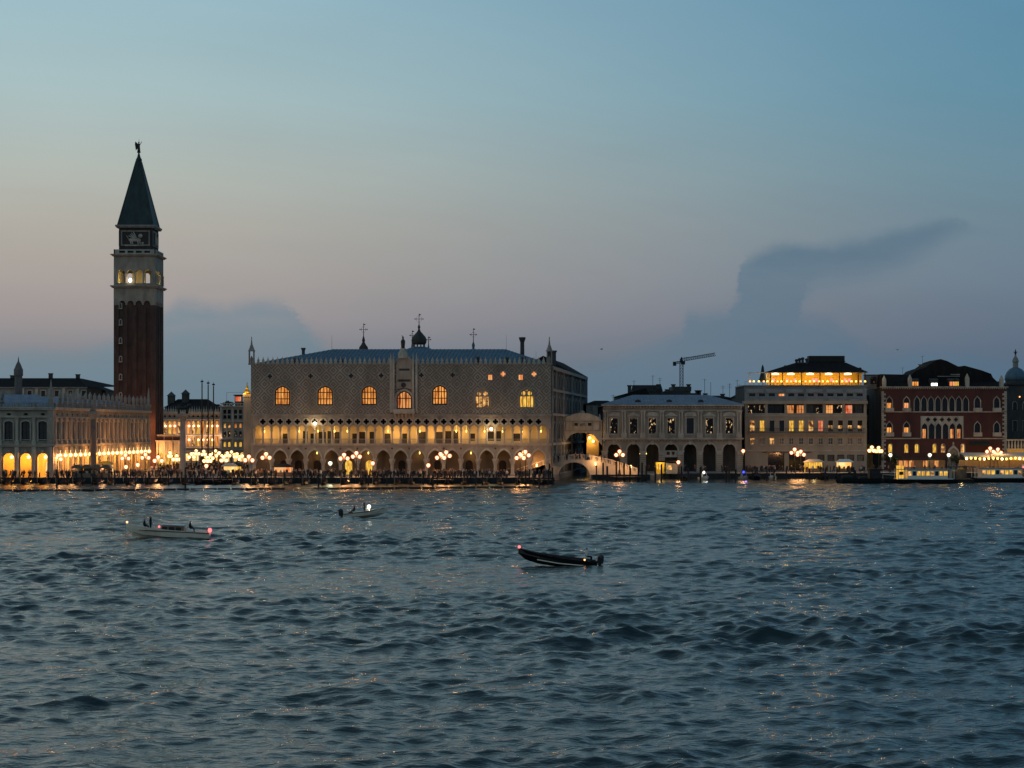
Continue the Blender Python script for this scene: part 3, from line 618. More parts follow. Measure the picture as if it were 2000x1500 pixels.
    light((wx-1.6, -3.6, 3.0), 1700, (1,.34,.10), .3, T); light((wx-1.6, -3.0, 12.0), 700, (1,.34,.10), .3, T)  # unseen lights added to cast the orange glow up the tower front
    part('floodlight', MB().ball((4.9, .6, v(547)), .5, 8, 1.3), 'lantern_white', T); light((4.9, -.6, v(547)), 60, (1,.9,.7), .3, T)
    c = wx/2; z0, z1 = v(438.5), v(309); h0, h1 = c-1.0, .75
    sp = MB().add([(c+a*h0, c+b*h0, z0) for a, b in ((-1,-1),(1,-1),(1,1),(-1,1))]+[(c+a*h1, c+b*h1, z1) for a, b in ((-1,-1),(1,-1),(1,1),(-1,1))], [(0,1,5,4),(1,2,6,5),(2,3,7,6),(3,0,4,7),(4,5,6,7)])
    part('spire', sp, 'copper', T)
    for a, b in ((-1,-1),(1,-1),(1,1),(-1,1)): part('spire_rib', MB().tube((c+a*h0, c+b*h0, z0), (c+a*h1, c+b*h1, z1), .22, 5, .12), 'copper', T)
    part('spire_cap', MB().lathe(c, c, [(.95,z1),(.95,z1+.5),(.55,z1+1.2),(.25,z1+2.4),(.2,z1+2.7)], 8), 'copper', T)
    zA = z1+2.7
    an = MB().lathe(c, c, [(.55,zA-.1),(.42,zA+.9),(.34,zA+1.9),(.42,zA+2.5),(.15,zA+2.75),(.24,zA+3.0),(.2,zA+3.2),(.02,zA+3.35)], 8)
    an.add([(c-.1,c,zA+2.5),(c-1.1,c+.1,zA+3.4),(c-1.25,c+.1,zA+2.6),(c-.95,c+.1,zA+.6),(c-.15,c+.35,zA+1.5),(c-.55,c+.3,zA+2)], [(0,1,2,5),(5,2,3),(5,3,4),(0,5,4)])
    an.tube((c+.3,c,zA+2.3),(c+.95,c-.1,zA+3.3),.09,5); an.tube((c+.1,c,zA+2.6),(c+.05,c,zA+4.1),.05,4)
    part('angel_statue', an, 'bronze', T, smooth=True)
build_tower()
# ------------------------------------------------------------------ library with two storeys of arches, seen on its corner
def build_library():
    Y0 = 430.0; s = Y0/FPX; v = lambda py: (HOR-py)*s+ZC-G
    x0, x1 = X(-38, Y0), X(105, Y0); Wd = x1-x0
    T = thing('library', 'long white stone library with columned upper floor and statues along its roofline', 'building', (x0, Y0, G))
    zf, zt, zu = v(868), v(798), v(822)
    L2 = 87.0; ang = math.atan2(86, 5.2)
    def bays(F, Wt, n, off, deep, lit):
        bw = (Wt-2*off)/n; cs = [off+bw*(i+.5) for i in range(n)]
        hw = min(1.35, bw*.33)
        low = [arch(c, hw, 0, v(896), v(885), 'round', 8) for c in cs]
        F.mb('arcade_wall', MB().wall(notched(0, Wt, 0, zf-.6, low), [], .1, .8), 'istrian_stone')
        hi = [arch(c, hw*.78, v(861), v(827), v(822.5), 'round', 7) for c in cs]
        ov = [[(c+.55*math.cos(a), v(809)+.28*math.sin(a)) for a in [2*math.pi*k/10 for k in range(10)]] for c in cs]
        F.mb('upper_wall', MB().wall([(0, zf), (Wt, zf), (Wt, zt), (0, zt)], hi+ov, .15, .75), 'istrian_stone')
        F.mb('entablature', MB().box(-.3, Wt+.1, -.35, .8, zf-.6, zf-.25).box(-.5, Wt+.1, -.6, .8, zf-.25, zf), 'pale_stone')
        F.mb('cornice', MB().box(-.2, Wt+.1, -.35, .7, v(815.5), v(813.5)).box(-.5, Wt+.1, -.7, .75, zt+.001, zt+.3).box(-.35, Wt+.1, -.5, .7, zt-.35, zt-.001), 'pale_stone')
        cm = cached(('libcol', deep), lambda: MB().lathe(0, 0, [(.52,0),(.52,.25),(.36,.4),(.34,v(896)-.3),(.5,v(893)),(.55,v(886)),(.55,zf-.65)], 10).mesh('column', 'pale_stone'))
        um = cached(('libcolu', deep), lambda: MB().box(-.5,.5,-.35,.3,zf,v(862)).lathe(0, 0, [(.5,v(862)),(.38,v(860)),(.36,v(822)),(.55,v(816))], 10).mesh('upper_column', 'pale_stone'))
        for i in range(n+1):
            F.put('column', cm, min(max(off+bw*i, .55), Wt-.55), -.1); F.put('upper_column', um, min(max(off+bw*i, .55), Wt-.55), -.12)
        for c in cs:
            F.window(c, v(861), hw*.77, v(822.5)-v(861), 'round', 'dark_glass', 1, 2, .45, rise=v(822.5)-v(827), surround='pale_stone', ext=.22)
            bl = cached(('libbal', round(hw,2)), lambda: MB().box(-hw*.8, hw*.8, -.15, .1, 1.0, 1.15).box(-hw*.8, hw*.8, -.1, .05, .1, .2).add([], []).mesh('balcony_rail', 'pale_stone'))
            F.put('balcony_rail', bl, c, -.05, zf)
            F.put('keystone', cached(('key',), lambda: MB().box(-.22, .22, -.2, .1, -.1, .7).mesh('keystone', 'pale_stone')), c, 0, v(885))
        F.mb('roof_balustrade', MB().box(0, Wt, -.3, -.05, zt+1.1, zt+1.3).box(0, Wt, -.3, -.05, zt+.3, zt+.45), 'grey_stone')
        bp = MB().box(-.35,.35,-.4,.15,0,1.3).mesh('balustrade_post', 'grey_stone'); bm_ = MB().lathe(0, -.17, [(.09,.3),(.14,.6),(.07,1.1)], 5).mesh('baluster', 'grey_stone')
        for i in range(n+1):
            F.put('balustrade_post', bp, min(max(off+bw*i, .4), Wt-.4), 0, zt)
            for k in range(1, 7):
                if i < n: F.put('baluster', bm_, off+bw*(i+k/7), 0, zt)
        return cs
    A = Face(T); B = Face(T, Wd, 0, ang)
    ca = bays(A, Wd, 4, .6, False, 0)
    cb = bays(B, L2, 21, .9, True, 0)
    A.mb('corner_pier', MB().box(Wd-1.4, Wd+.02, -.5, 1.1, 0, zt-.4), 'istrian_stone')
    # statues and obelisks on the roofline
    def statue(h):
        return cached(('stat', h), lambda: MB().box(-.4,.4,-.4,.4,0,.6).lathe(0, 0, [(.34,.6),(.4,h*.45),(.45,h*.72),(.32,h*.82),(.12,h*.86),(.2,h*.93),(.02,h)], 7).tube((.3,0,h*.75),(.55,-.2,h*.5),.1,5).mesh('roof_statue', 'grey_stone', True))
    bw = (L2-1.8)/21
    for i in range(1, 22): B.put('roof_statue', statue((2.9,3.2,3.0)[i%3]), .9+bw*i-.3, -.1, zt+1.3)
    for i, c in enumerate((1.0, 5.0)): A.put('roof_statue', statue(2.9), c, -.1, zt+1.3)
    ob = MB().box(-.6,.6,-.6,.6,0,.9).add([(-.42,-.42,.9),(.42,-.42,.9),(.42,.42,.9),(-.42,.42,.9),(-.1,-.1,5.0),(.1,-.1,5.0),(.1,.1,5.0),(-.1,.1,5.0),(0,0,5.6)], [(0,1,5,4),(1,2,6,5),(2,3,7,6),(3,0,4,7),(4,5,8),(5,6,8),(6,7,8),(7,4,8)])
    om = ob.mesh('obelisk', 'grey_stone')
    A.put('obelisk', om, Wd-.7, .2, zt+1.3); B.put('obelisk', om, L2-1, 0, zt+1.3)
    # vaulted arcade behind, body and roof
    M('arcade_plaster', (.55,.34,.12), .9, .25, .3)
    A.mb('portico_wall', MB().box(-4, Wd-5.6, 5.2, 5.8, 0, zf-.4), 'arcade_plaster')
    B.mb('portico_wall', MB().box(5.0, L2, 5.2, 5.8, 0, zf-.4), 'arcade_plaster')
    A.mb('vault', MB().box(-4, Wd-1, .9, 5.1, zf-.9, zf-.5), 'arcade_plaster'); B.mb('vault', MB().box(.9, L2, .9, 5.1, zf-.9, zf-.5), 'arcade_plaster')
    A.mb('wall', MB().box(-4, Wd-1.0, 1.0, 14, zf-.45, zt-.02), 'dark_stone'); B.mb('wall', MB().box(1.1, L2-.1, 1.0, 14, zf-.44, zt-.03), 'dark_stone')
    B.mb('wall', MB().box(6, L2-.1, 5.9, 14, 0, zf-.5), 'dark_stone'); A.mb('wall', MB().box(-4, Wd-6, 5.9, 14, 0, zf-.5), 'dark_stone')
    A.mb('roof', MB().hip(-4, Wd-1.2, 1.0, 16, zt+.3, zt+3.4, 5, 6), 'grey_roof'); B.mb('roof', MB().hip(1.2, L2-.6, 1.0, 14, zt+.32, zt+3.0, 5, 6), 'grey_roof')
    for c in cb[::2]: B.put('shop_window', cached(('shopw',), lambda: MB().box(-1.1, 1.1, 0, .1, .5, 3.2).mesh('shop_window', 'shop_glow')), c, 5.0)
    lm = cached(('liblan',), lambda: MB().cyl(0,0,.2,1.2,.02,n=4).ball((0,0,0), .40, 10).mesh('lantern', 'lantern_warm')); gm_ = MB().ball((0,0,0), .62, 10).mesh('glass', 'glass_warm')  # outer glass is oversized, its emission painting a glow around each lantern
    for i, c in enumerate(cb):
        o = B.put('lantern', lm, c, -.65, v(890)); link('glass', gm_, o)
        if i % 2 == 0: light((0, 2.8, -.3), 2000, (1,.46,.07), .3, o)
        elif i % 4 == 1: light((0, -1.2, -.4), 520, (1,.44,.13), .3, o)
    for i, c in enumerate(ca):
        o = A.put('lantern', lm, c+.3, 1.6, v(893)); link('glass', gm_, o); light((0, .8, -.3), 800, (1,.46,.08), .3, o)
    # tall pale chimney with an onion cap on the roof
    A.mb('chimney', MB().lathe(0, 0, [(.95,0),(.95,5.2),(1.15,5.3),(1.15,6.8),(.95,7.2),(.55,8.2),(.2,8.8),(.05,10)], 10), 'granite', X(36,455)-x0, 25, Z(768,455)-G-1)
    A.mb('chimney_stack', MB().box(-2,2,-2,2,0,Z(768,455)-G-1), 'dark_stone', X(36,455)-x0, 25, 0)
build_library()

# ------------------------------------------------------------------ two freestanding columns
def free_column(px, Y, ytop, mat, label, statue):
    T = thing('monumental_column', label, 'column', (X(px,Y), Y, G)); zt = Z(ytop, Y)-G
    part('step', MB().lathe(0,0,[(2.6,0),(2.6,.35),(2.1,.36),(2.1,.7),(1.6,.71),(1.6,1.05)], 8), 'grey_stone', T)
    part('plinth', MB().box(-1.05,1.05,-1.05,1.05,1.05,1.7), 'grey_stone', T)
    part('shaft', MB().lathe(0,0,[(.82,1.7),(.74,2.1),(.62,zt-1.9)], 16), mat, T, smooth=False)
    part('capital', MB().lathe(0,0,[(.62,zt-1.9),(.7,zt-1.7),(1.05,zt-.8),(1.15,zt-.7)], 12).box(-1.2,1.2,-1.2,1.2,zt-.7,zt), 'grey_stone', T)
    part('statue', statue(zt), 'bronze' if 'lion' in label else 'grey_stone', T, smooth=True)
def lion(z):
    m = MB(); b = MB().lathe(0,0,[(.1,-1.5),(.5,-1.3),(.55,0),(.6,.8),(.35,1.4)], 8); m.add([(zz_, y*.8, z+1.35+x*.8) for x, y, zz_ in b.v], b.f)
    m.ball((1.55,0,z+1.9), .5, 8)
    for lx in (-1.1,-.8,.8,1.15): m.tube((lx,(.25 if lx in (-1.1,.8) else -.25),z+1.2),(lx,(.25 if lx in (-1.1,.8) else -.25),z),.17,6)
    for k in range(3): m.tube((.4-.2*k,.2,z+1.7),(-.7-.4*k,.3,z+2.6-.3*k),.15,5,.05)
    m.tube((-1.4,0,z+1.4),(-2.1,0,z+1.0),.07,5); return m
def soldier(z): return MB().lathe(0,0,[(.5,z),(.4,z+1.1),(.48,z+1.9),(.14,z+2.2),(.24,z+2.5),(.03,z+2.8)], 8).tube((.5,0,z),(.5,0,z+3.0),.05,5).tube((-.7,-.3,z+.25),(.7,-.2,z+.2),.25,6,.1)
free_column(182, 434, 803, 'granite', 'brown granite column with a stone saint, in front of the library', soldier)
free_column(357, 437, 808, 'pale_granite', 'grey granite column topped by a dark winged lion, between tower and palace', lion)

# ------------------------------------------------------------------ the far end of the square
def build_square():
    Y0 = 640.0; s = Y0/FPX; x0 = X(318, Y0); u = lambda px: (px-318)*s; v = lambda py: (HOR-py)*s+ZC-G
    T = thing('arcaded_building', 'three-storey arcaded building with rows of lit lanterns closing the square', 'building', (x0, Y0, G)); F = Face(T); Wd = u(431)
    cs = [322+9.2*i for i in range(12)]
    rows = [(v(848), v(828), v(822), 3.2), (v(872), v(856), v(851), 3.2)]
    hs = [arch(u(c), hw*s, a, b, t, 'round', 6) for a, b, t, hw in rows for c in cs]
    hs += [circ(u(c), v(813), .42, 8) for c in cs]
    F.mb('wall', MB().wall(notched(0, Wd, 0, v(808), [arch(u(326+18.4*i), 6.6*s, 0, v(893), v(884), 'round', 7) for i in range(6)]), hs, .1, .8), 'istrian_stone')
    for py in (849.5, 873.5, 818.5): F.mb('string_course', MB().box(0, Wd, -.3, .3, v(py)-.35, v(py)), 'pale_stone')
    F.mb('cornice', MB().box(-.3, Wd+.3, -.6, .9, v(808), v(804)), 'pale_stone')
    for i in range(24): F.put('merlon', cached(('pmer',), lambda: MB().wall([(-.28,0),(.28,0),(.28,.7),(.1,1.0),(0,2.0),(-.1,1.0),(-.28,.7)], [], 0, .2).mesh('merlon', 'pale_stone')), u(320+4.6*i), 0, v(804))
    for a, b, t, hw in rows:
        for i, c in enumerate(cs):
            F.window(u(c), a, hw*s*.98, t-a, 'round', ('lit_room','lit_yellow','lit_amber')[(i*7) % 3], 0, 1, .45, rise=t-b)
    for py in (832, 859):
        for i, c in enumerate(cs):
            if (i+int(py)) % 5 == 0: continue
            F.put('lantern', cached(('plan',), lambda: MB().box(-.05,.05,0,.7,-.05,.05).ball((0,-.1,0), .36, 8).mesh('lantern', 'lantern_pink')), u(c)+.3, -.5, v(py))
    for px in (340, 372, 405, 428): light(F.pos(u(px), -2.5, v(853)), 420, (1,.6,.35), .4, T)
    F.mb('shop_front', MB().box(.3, Wd-.3, 1.4, 1.5, .2, v(886)), 'shop_glow')
    F.mb('body', MB().box(0, Wd, 1.6, 16, 0, v(808)-.02), 'dark_stone'); F.mb('roof', MB().hip(.2, Wd, 1.2, 16, v(804)+.3, v(789), 2, 6), 'dark_tile')
    T2 = thing('turreted_house', 'dark house with two little roof turrets behind the arcaded building', 'house', (X(322,670), 670, G)); s2 = 670/FPX; v2 = lambda py: (HOR-py)*s2+ZC-G
    part('wall', MB().box(0, 18, 0, 14, 0, v2(796)), 'dark_stone', T2); part('roof', MB().hip(-.3, 18.3, -.3, 14.3, v2(796)+.1, v2(779), 4, 6), 'dark_tile', T2)
    for dx, py in ((1.6, 764), (6.8, 760)): part('turret', MB().box(dx-1.2, dx+1.2, 3, 5.4, v2(790), v2(py+9)).add([(dx-1.5,2.7,v2(py+9)),(dx+1.5,2.7,v2(py+9)),(dx+1.5,5.7,v2(py+9)),(dx-1.5,5.7,v2(py+9)),(dx,4.2,v2(py))], [(0,1,4),(1,2,4),(2,3,4),(3,0,4),(0,3,2,1)]), 'dark_stone', T2)
    # clock tower wing
    x0 = X(430, Y0-2); s = (Y0-2)/FPX; u = lambda px: (px-430)*s; v = lambda py: (HOR-py)*s+ZC-G; Wd = u(500)
    T3 = thing('clock_house', 'pale stone house with a round clock and lit arched windows beside the palace corner', 'building', (x0, Y0-2, G)); F = Face(T3)
    wins = []
    for c in (439, 447.5, 460, 469.5):
        wins += [(c, 808, 800, 3.1, 'rect', 'dark_glass'), (c, 818, 811, 3.1, 'rect', 'dark_glass')]
        wins += [(c, 836, 827, 2.3, 'round', 'lit_amber' if c > 455 else 'lit_room'), (c, 853, 842, 2.5, 'round', 'lit_speckle'), (c, 873, 863, 2.6, 'round', 'lit_yellow')]
    F.mb('wall', MB().wall(notched(0, Wd, 0, v(795), [arch(u(442+16*i), 5.6*s, 0, v(890), v(883), 'round', 6) for i in range(3)]), [arch(u(c), hw*s, v(b), v(t)-hw*s, v(t), k, 5) for c, b, t, hw, k, _ in wins]+[circ(u(485), v(839), 6.2*s, 16)], .1, .7), 'istrian_stone')
    for c, b, t, hw, k, pm in wins: F.window(u(c), v(b), hw*s*.97, (b-t)*s, k, pm, 1, 1, .35, rise=hw*s if k == 'round' else None)
    F.mb('clock_face', MB().wall(circ(u(485), v(839), 6.6*s, 20), [], .5, .6), 'shirt_navy'); F.mb('clock_rim', MB().wall(circ(u(485), v(839), 7.2*s, 20), [circ(u(485), v(839), 5.9*s, 20)], -.1, .2), 'pale_stone')
    for px in (432, 454.5, 477): F.mb('pilaster', MB().box(u(px)-.35, u(px)+.35, -.25, .2, 0, v(796)), 'pale_stone')
    for py in (821.5, 856, 877): F.mb('string_course', MB().box(-.1, Wd, -.4, .3, v(py)-.4, v(py)), 'pale_stone')
    F.mb('parapet', MB().box(-.3, Wd, -.5, .5, v(795), v(792.5)).box(0, Wd, -.2, .1, v(789), v(787.5)), 'pale_stone')
    for i in range(12): F.put('baluster', cached(('cbal',), lambda: MB().box(-.1,.1,-.15,.05,0,.95).mesh('baluster','pale_stone')), .4+i*.95, 0, v(792.5))
    F.mb('body', MB().box(0, Wd, .9, 14, 0, v(795)-.05), 'dark_stone'); F.mb('shop_front', MB().box(.2, Wd, .75, .85, 0, v(884)), 'shop_glow')
    hut = thing('roof_hut', 'small glowing orange hut on the roof terrace of the clock house', 'hut', (x0+u(461), Y0+3, G+v(795)-.05))
    part('wall', MB().box(-1.2, 1.3, 0, 2.5, 0, (795-772)*s), 'cabin_wood', hut); part('window', MB().box(-.9, 1.0, -.06, -.01, (795-783)*s, (795-774)*s), 'lit_red', hut); part('roof', MB().box(-1.6, 1.6, -.4, 2.8, (795-772)*s, (795-770)*s), 'dark_tile', hut)
    part('pergola', MB().tube((-4,.2,0),(-4,.2,5.2),.06,4).tube((-4,.2,5.2),(3.5,.2,5.2),.05,4).tube((3.5,.2,0),(3.5,.2,5.2),.06,4), 'iron', hut)
    for i, (px, h) in enumerate(((436,1.7),(442,2.3),(449,1.9),(473,2.0))):
        pt = thing('terrace_shrub', ('low','tallest','rounded','lone')[i]+' dark potted shrub on the clock house terrace, '+('first','second','third','fourth')[i]+' from the lion column side', 'shrub', (x0+u(px), Y0+1.2, G+v(795)-.05), 0, 'shrubs on the clock house terrace')
        part('pot', MB().lathe(0,0,[(.35,0),(.45,.6)], 8), 'grey_stone', pt); part('foliage', leaf_ball(.95, h, 130, i), 'foliage', pt)
    # three flagpoles
    for i, (px, py, Y) in enumerate(((394.6, 742, 566), (406.6, 745, 574), (417, 748, 582))):
        f = thing('flagpole', ('tallest bare flagpole, nearest the lion column','middle one of the three bare flagpoles','shortest bare flagpole, nearest the clock house')[i], 'flagpole', (X(px,Y), Y, G), 0, 'flagpoles in the square'); h = Z(py, Y)-G
        part('base', MB().lathe(0,0,[(1.2,0),(1.2,.5),(.7,.8),(.6,2.4),(.3,3)], 8), 'bronze', f); part('pole', MB().cyl(0,0,3,h-.9,.24,.17,8), 'old_wood', f)
        part('finial', MB().ball((0,0,h-.5), .5, 8, .6).cyl(0,0,h-.2,h+.3,.1,.04,5), 'bronze', f)
    # gilded lit aedicule on its pier at the palace corner
    a = thing('gilded_aedicule', 'golden floodlit shrine on a stone pier just behind the palace corner', 'shrine', (X(482,575), 575, G)); h = Z(770,575)-G
    part('pier', MB().box(-.9,1.5,-.4,2,0,h-.8).box(-1.1,1.7,-.6,2.2,h-.8,h), 'istrian_stone', a)
    M('gold', (.85,.5,.09), .35, .3, 1.5, 0, .8)
    part('shrine', MB().lathe(0,.6,[(1.0,h),(1.1,h+.5),(1.0,h+1.1),(.55,h+1.3)], 8).lathe(0,.6,[(.4,h+1.3),(.42,h+2.2),(.3,h+2.7),(.12,h+3.0),(.22,h+3.3),(.02,h+3.8)], 7), 'gold', a, smooth=True)
    part('floodlight', MB().box(-.9,-.5,-.5,-.2,h+.05,h+.3), 'lamp_yellow', a); light((-.9,-1.3,h+.4), 120, (1,.6,.12), .2, a); light((1.0,-1.3,h+.6), 90, (1,.55,.1), .2, a)
def leaf_ball(r, h, n, seed=0):
    q = random.Random(seed); m = MB()
    for i in range(n):
        a, b, k = q.uniform(0,6.28), q.uniform(-1,1), q.uniform(.35,1)**.5
        c = Vector((r*k*math.cos(a)*math.sqrt(1-b*b), r*k*math.sin(a)*math.sqrt(1-b*b), .6+(h-.6)*(.5+.5*b*k))); d = Vector((q.gauss(0,1),q.gauss(0,1),q.gauss(0,1))).normalized()*.24; e = d.orthogonal().normalized()*.13
        m.add([c-d, c+e, c+d, c-e], [(0,1,2,3)])
    return m
build_square()
def build_loggetta():
    Y0 = 548; s = Y0/FPX; v = lambda py: (HOR-py)*s+ZC-G; x0 = X(306,Y0); u = lambda px: (px-306)*s; Wd = u(352)
    T = thing('loggetta', 'low marble lodge glowing orange at the foot of the bell tower', 'building', (x0, Y0, G)); F = Face(T)
    F.mb('wall', MB().wall(notched(0, Wd, 0, v(862), [arch(u(314+15*i), 4.6*s, 0, v(892), v(884), 'round', 7) for i in range(3)]), [], .1, .7), 'pale_stone')
    F.mb('attic', MB().box(.2, Wd-.2, .2, .7, v(862)+.3, v(851)), 'istrian_stone'); F.mb('cornice', MB().box(-.3, Wd+.3, -.5, .8, v(862), v(862)+.3).box(0, Wd, -.1, .8, v(851), v(849)), 'pale_stone')
    for px in (307.5, 322, 336.5, 350.5): F.mb('column', MB().lathe(u(px), -.15, [(.4,0),(.28,.3),(.26,v(868)),(.42,v(862)-.02)], 8), 'pale_stone')
    for px in (312, 329, 345): F.mb('relief_panel', MB().box(u(px)-1.1, u(px)+1.1, .1, .22, v(860), v(853)), 'red_stucco')
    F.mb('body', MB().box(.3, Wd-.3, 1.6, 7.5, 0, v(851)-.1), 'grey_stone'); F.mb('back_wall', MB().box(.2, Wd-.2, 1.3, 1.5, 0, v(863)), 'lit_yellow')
    light(F.pos(u(322), -4, 3.2), 700, (1,.5,.16), .3, T); light(F.pos(u(301), -2.0, 5), 1500, (1,.34,.1), .3, T); light(F.pos(u(335), -5, 3.2), 700, (1,.5,.16), .3, T)  # middle light is unseen, added to glow on the neighbouring tower base
build_loggetta()

# ------------------------------------------------------------------ palace and houses behind the library
def build_left_back():
    Y0 = 575; s = Y0/FPX; v = lambda py: (HOR-py)*s+ZC-G; x0 = X(-60,Y0); u = lambda px: (px+60)*s
    T = thing('government_palace', 'long dark-roofed palace with attic windows behind the library', 'building', (x0, Y0, G)); F = Face(T); Wd = u(168)
    cs = [58+26.5*i for i in range(5)]
    hs = [arch(u(c), 4*s, v(773.5), 0, v(763), 'rect') for c in cs]+[arch(u(c), 4.5*s, v(790), 0, v(777), 'rect') for c in cs]
    F.mb('wall', MB().wall([(0,0),(Wd,0),(Wd,v(758)),(0,v(758))], hs, .1, .7), 'grey_stone')
    for c in cs: F.window(u(c), v(773.5), 4*s*.98, 10.5*s, 'rect', 'dark_glass', 1, 1, .4, surround='pale_stone', ext=.25); F.window(u(c), v(790), 4.5*s*.98, 13*s, 'rect', 'dark_glass', 1, 1, .4, surround='pale_stone', ext=.25)
    for px in (45, 72, 98, 125, 152): F.mb('pilaster', MB().box(u(px)-.45, u(px)+.45, -.3, .2, 0, v(758)-.01), 'pale_stone')
    F.mb('cornice', MB().box(-.3, Wd+.3, -.5, .8, v(758), v(756)), 'grey_stone')
    F.mb('body', MB().box(0, Wd, .9, 22, 0, v(758)-.03), 'dark_stone')
    F.mb('roof', MB().add([(-.5,-.4,v(756)),(Wd+.4,-.4,v(756)),(Wd+6,24,v(752)),(-.5,24,v(756)),(2,9,v(737)),(u(140),9,v(737)),(u(140),14,v(737)),(2,14,v(737))], [(0,1,5,4),(1,2,6,5),(2,3,7,6),(3,0,4,7),(4,5,6,7),(0,3,2,1)]), 'dark_tile')
    for px, t in ((84,729),(138,731),(8,733),(22,730)): F.mb('chimney', MB().box(u(px)-.55, u(px)+.55, 9, 10.2, v(742), v(t)).box(u(px)-.68, u(px)+.68, 8.9, 10.3, v(t), v(t)+.3), 'dark_stone')
    T2 = thing('sloping_house', 'dark house whose roof slopes down toward the bell tower', 'house', (X(150,600), 600, G)); s2 = 600/FPX; v2 = lambda py: (HOR-py)*s2+ZC-G
    part('wall', MB().box(0, 9.3, 0, 16, 0, v2(763)), 'dark_stone', T2)
    part('roof', MB().add([(-.3,-.3,v2(763)),(9.6,-.3,v2(763)),(9.6,16.3,v2(763)),(-.3,16.3,v2(763)),(-.2,5,v2(741)),(4.2,5,v2(751)),(4.2,11,v2(751)),(-.2,11,v2(741))], [(0,1,5,4),(1,2,6,5),(2,3,7,6),(3,0,4,7),(4,5,6,7),(0,3,2,1)]), 'dark_tile', T2)
    T3 = thing('distant_house', 'low dark house just left of the bell tower', 'house', (X(196,640), 640, G)); s3 = 640/FPX; z3 = lambda py: (HOR-py)*s3+ZC-G
    part('wall', MB().box(0, 9, 0, 10, 0, z3(782)), 'dark_stone', T3); part('roof', MB().gable(-.3, 9.3, -.3, 10.3, z3(782), z3(774)), 'dark_tile', T3)
build_left_back()

# ------------------------------------------------------------------ domed church behind the palace
def build_basilica():
    Y0 = 575; s = Y0/FPX; v = lambda py: (HOR-py)*s+ZC-G; x0 = X(690,Y0); u = lambda px: (px-690)*s
    T = thing('domed_church', 'domed church whose lead lanterns and crosses show above the palace roof', 'church', (x0, Y0, G))
    part('wall', MB().box(-4, u(950), -3, 26, 0, 19), 'dark_stone', T)
    def cross(mb, x, y, z0, z1, w):
        mb.cyl(x, y, z0, z1, .14, .06, 5); zc_ = z0+(z1-z0)*.55
        mb.tube((x-w,y,zc_),(x+w,y,zc_),.08,4)
        for a in (-1,1):
            mb.ball((x+a*w,y,zc_),.2,6); mb.tube((x+a*w*.6,y,zc_-w*.45),(x+a*w*.6,y,zc_+w*.45),.06,4); mb.tube((x-w*.4,y,zc_+a*w*.75),(x+w*.4,y,zc_+a*w*.75),.06,4)
        mb.add([(x,y,z1-.1),(x+.75,y,z1-.35),(x,y,z1-.65)], [(0,1,2)])
    # main dome
    d = part('dome', MB().lathe(u(817),6,[(7.2,18),(7.2,v(720)),(6.9,v(700)),(5.2,v(685)),(3.6,v(679)),(2.4,v(676.5))],20), 'lead_roof', T, smooth=True)
    lx = u(816.5)
    part('lantern_drum', MB().cyl(lx,6,v(678),v(675.8),2.3,2.2,12), 'lead_roof', d)
    for i in range(10): part('lantern_column', MB().cyl(lx+1.75*math.cos(i*.628),6+1.75*math.sin(i*.628),v(676),v(670.5),.16,n=5), 'grey_stone', d)
    part('onion_dome', MB().lathe(lx,6,[(2.0,v(671)),(2.35,v(667)),(2.4,v(662)),(2.1,v(656.5)),(1.2,v(650)),(.5,v(645)),(.25,v(640)),(.45,v(637)),(.15,v(632))],14), 'dark_stone', d, smooth=True)
    m = MB(); cross(m, lx, 6, v(634), v(610), 1.25); part('cross', m, 'iron', d)
    d = part('dome', MB().lathe(u(708),4,[(3.5,18),(3.5,v(690)),(1.5,v(683)),(1.35,v(677)),(.75,v(672)),(.35,v(667)),(.5,v(664)),(.2,v(656))],14), 'attic_brick', T, smooth=True)
    m = MB(); cross(m, u(708), 4, v(657), v(630), 1.1); part('cross', m, 'iron', d)
    d = part('dome', MB().lathe(u(923.5),8,[(3.0,18),(3.0,v(695)),(.7,v(684)),(.35,v(678)),(.5,v(672)),(.2,v(666))],12), 'lead_roof', T, smooth=True)
    m = MB(); cross(m, u(923.5), 8, v(667), v(638), .95); part('cross', m, 'iron', d)
    for px, t, b in ((801,641,672),(833.5,653,676)):
        d = part('finial', MB().lathe(u(px),12,[(1.6,18),(1.5,v(690)),(.5,v(680)),(.3,v(b)),(.12,v(b-8))],8), 'lead_roof', T, smooth=True)
        m = MB(); cross(m, u(px), 12, v(b-8), v(t), .7); part('cross', m, 'iron', d)
build_basilica()

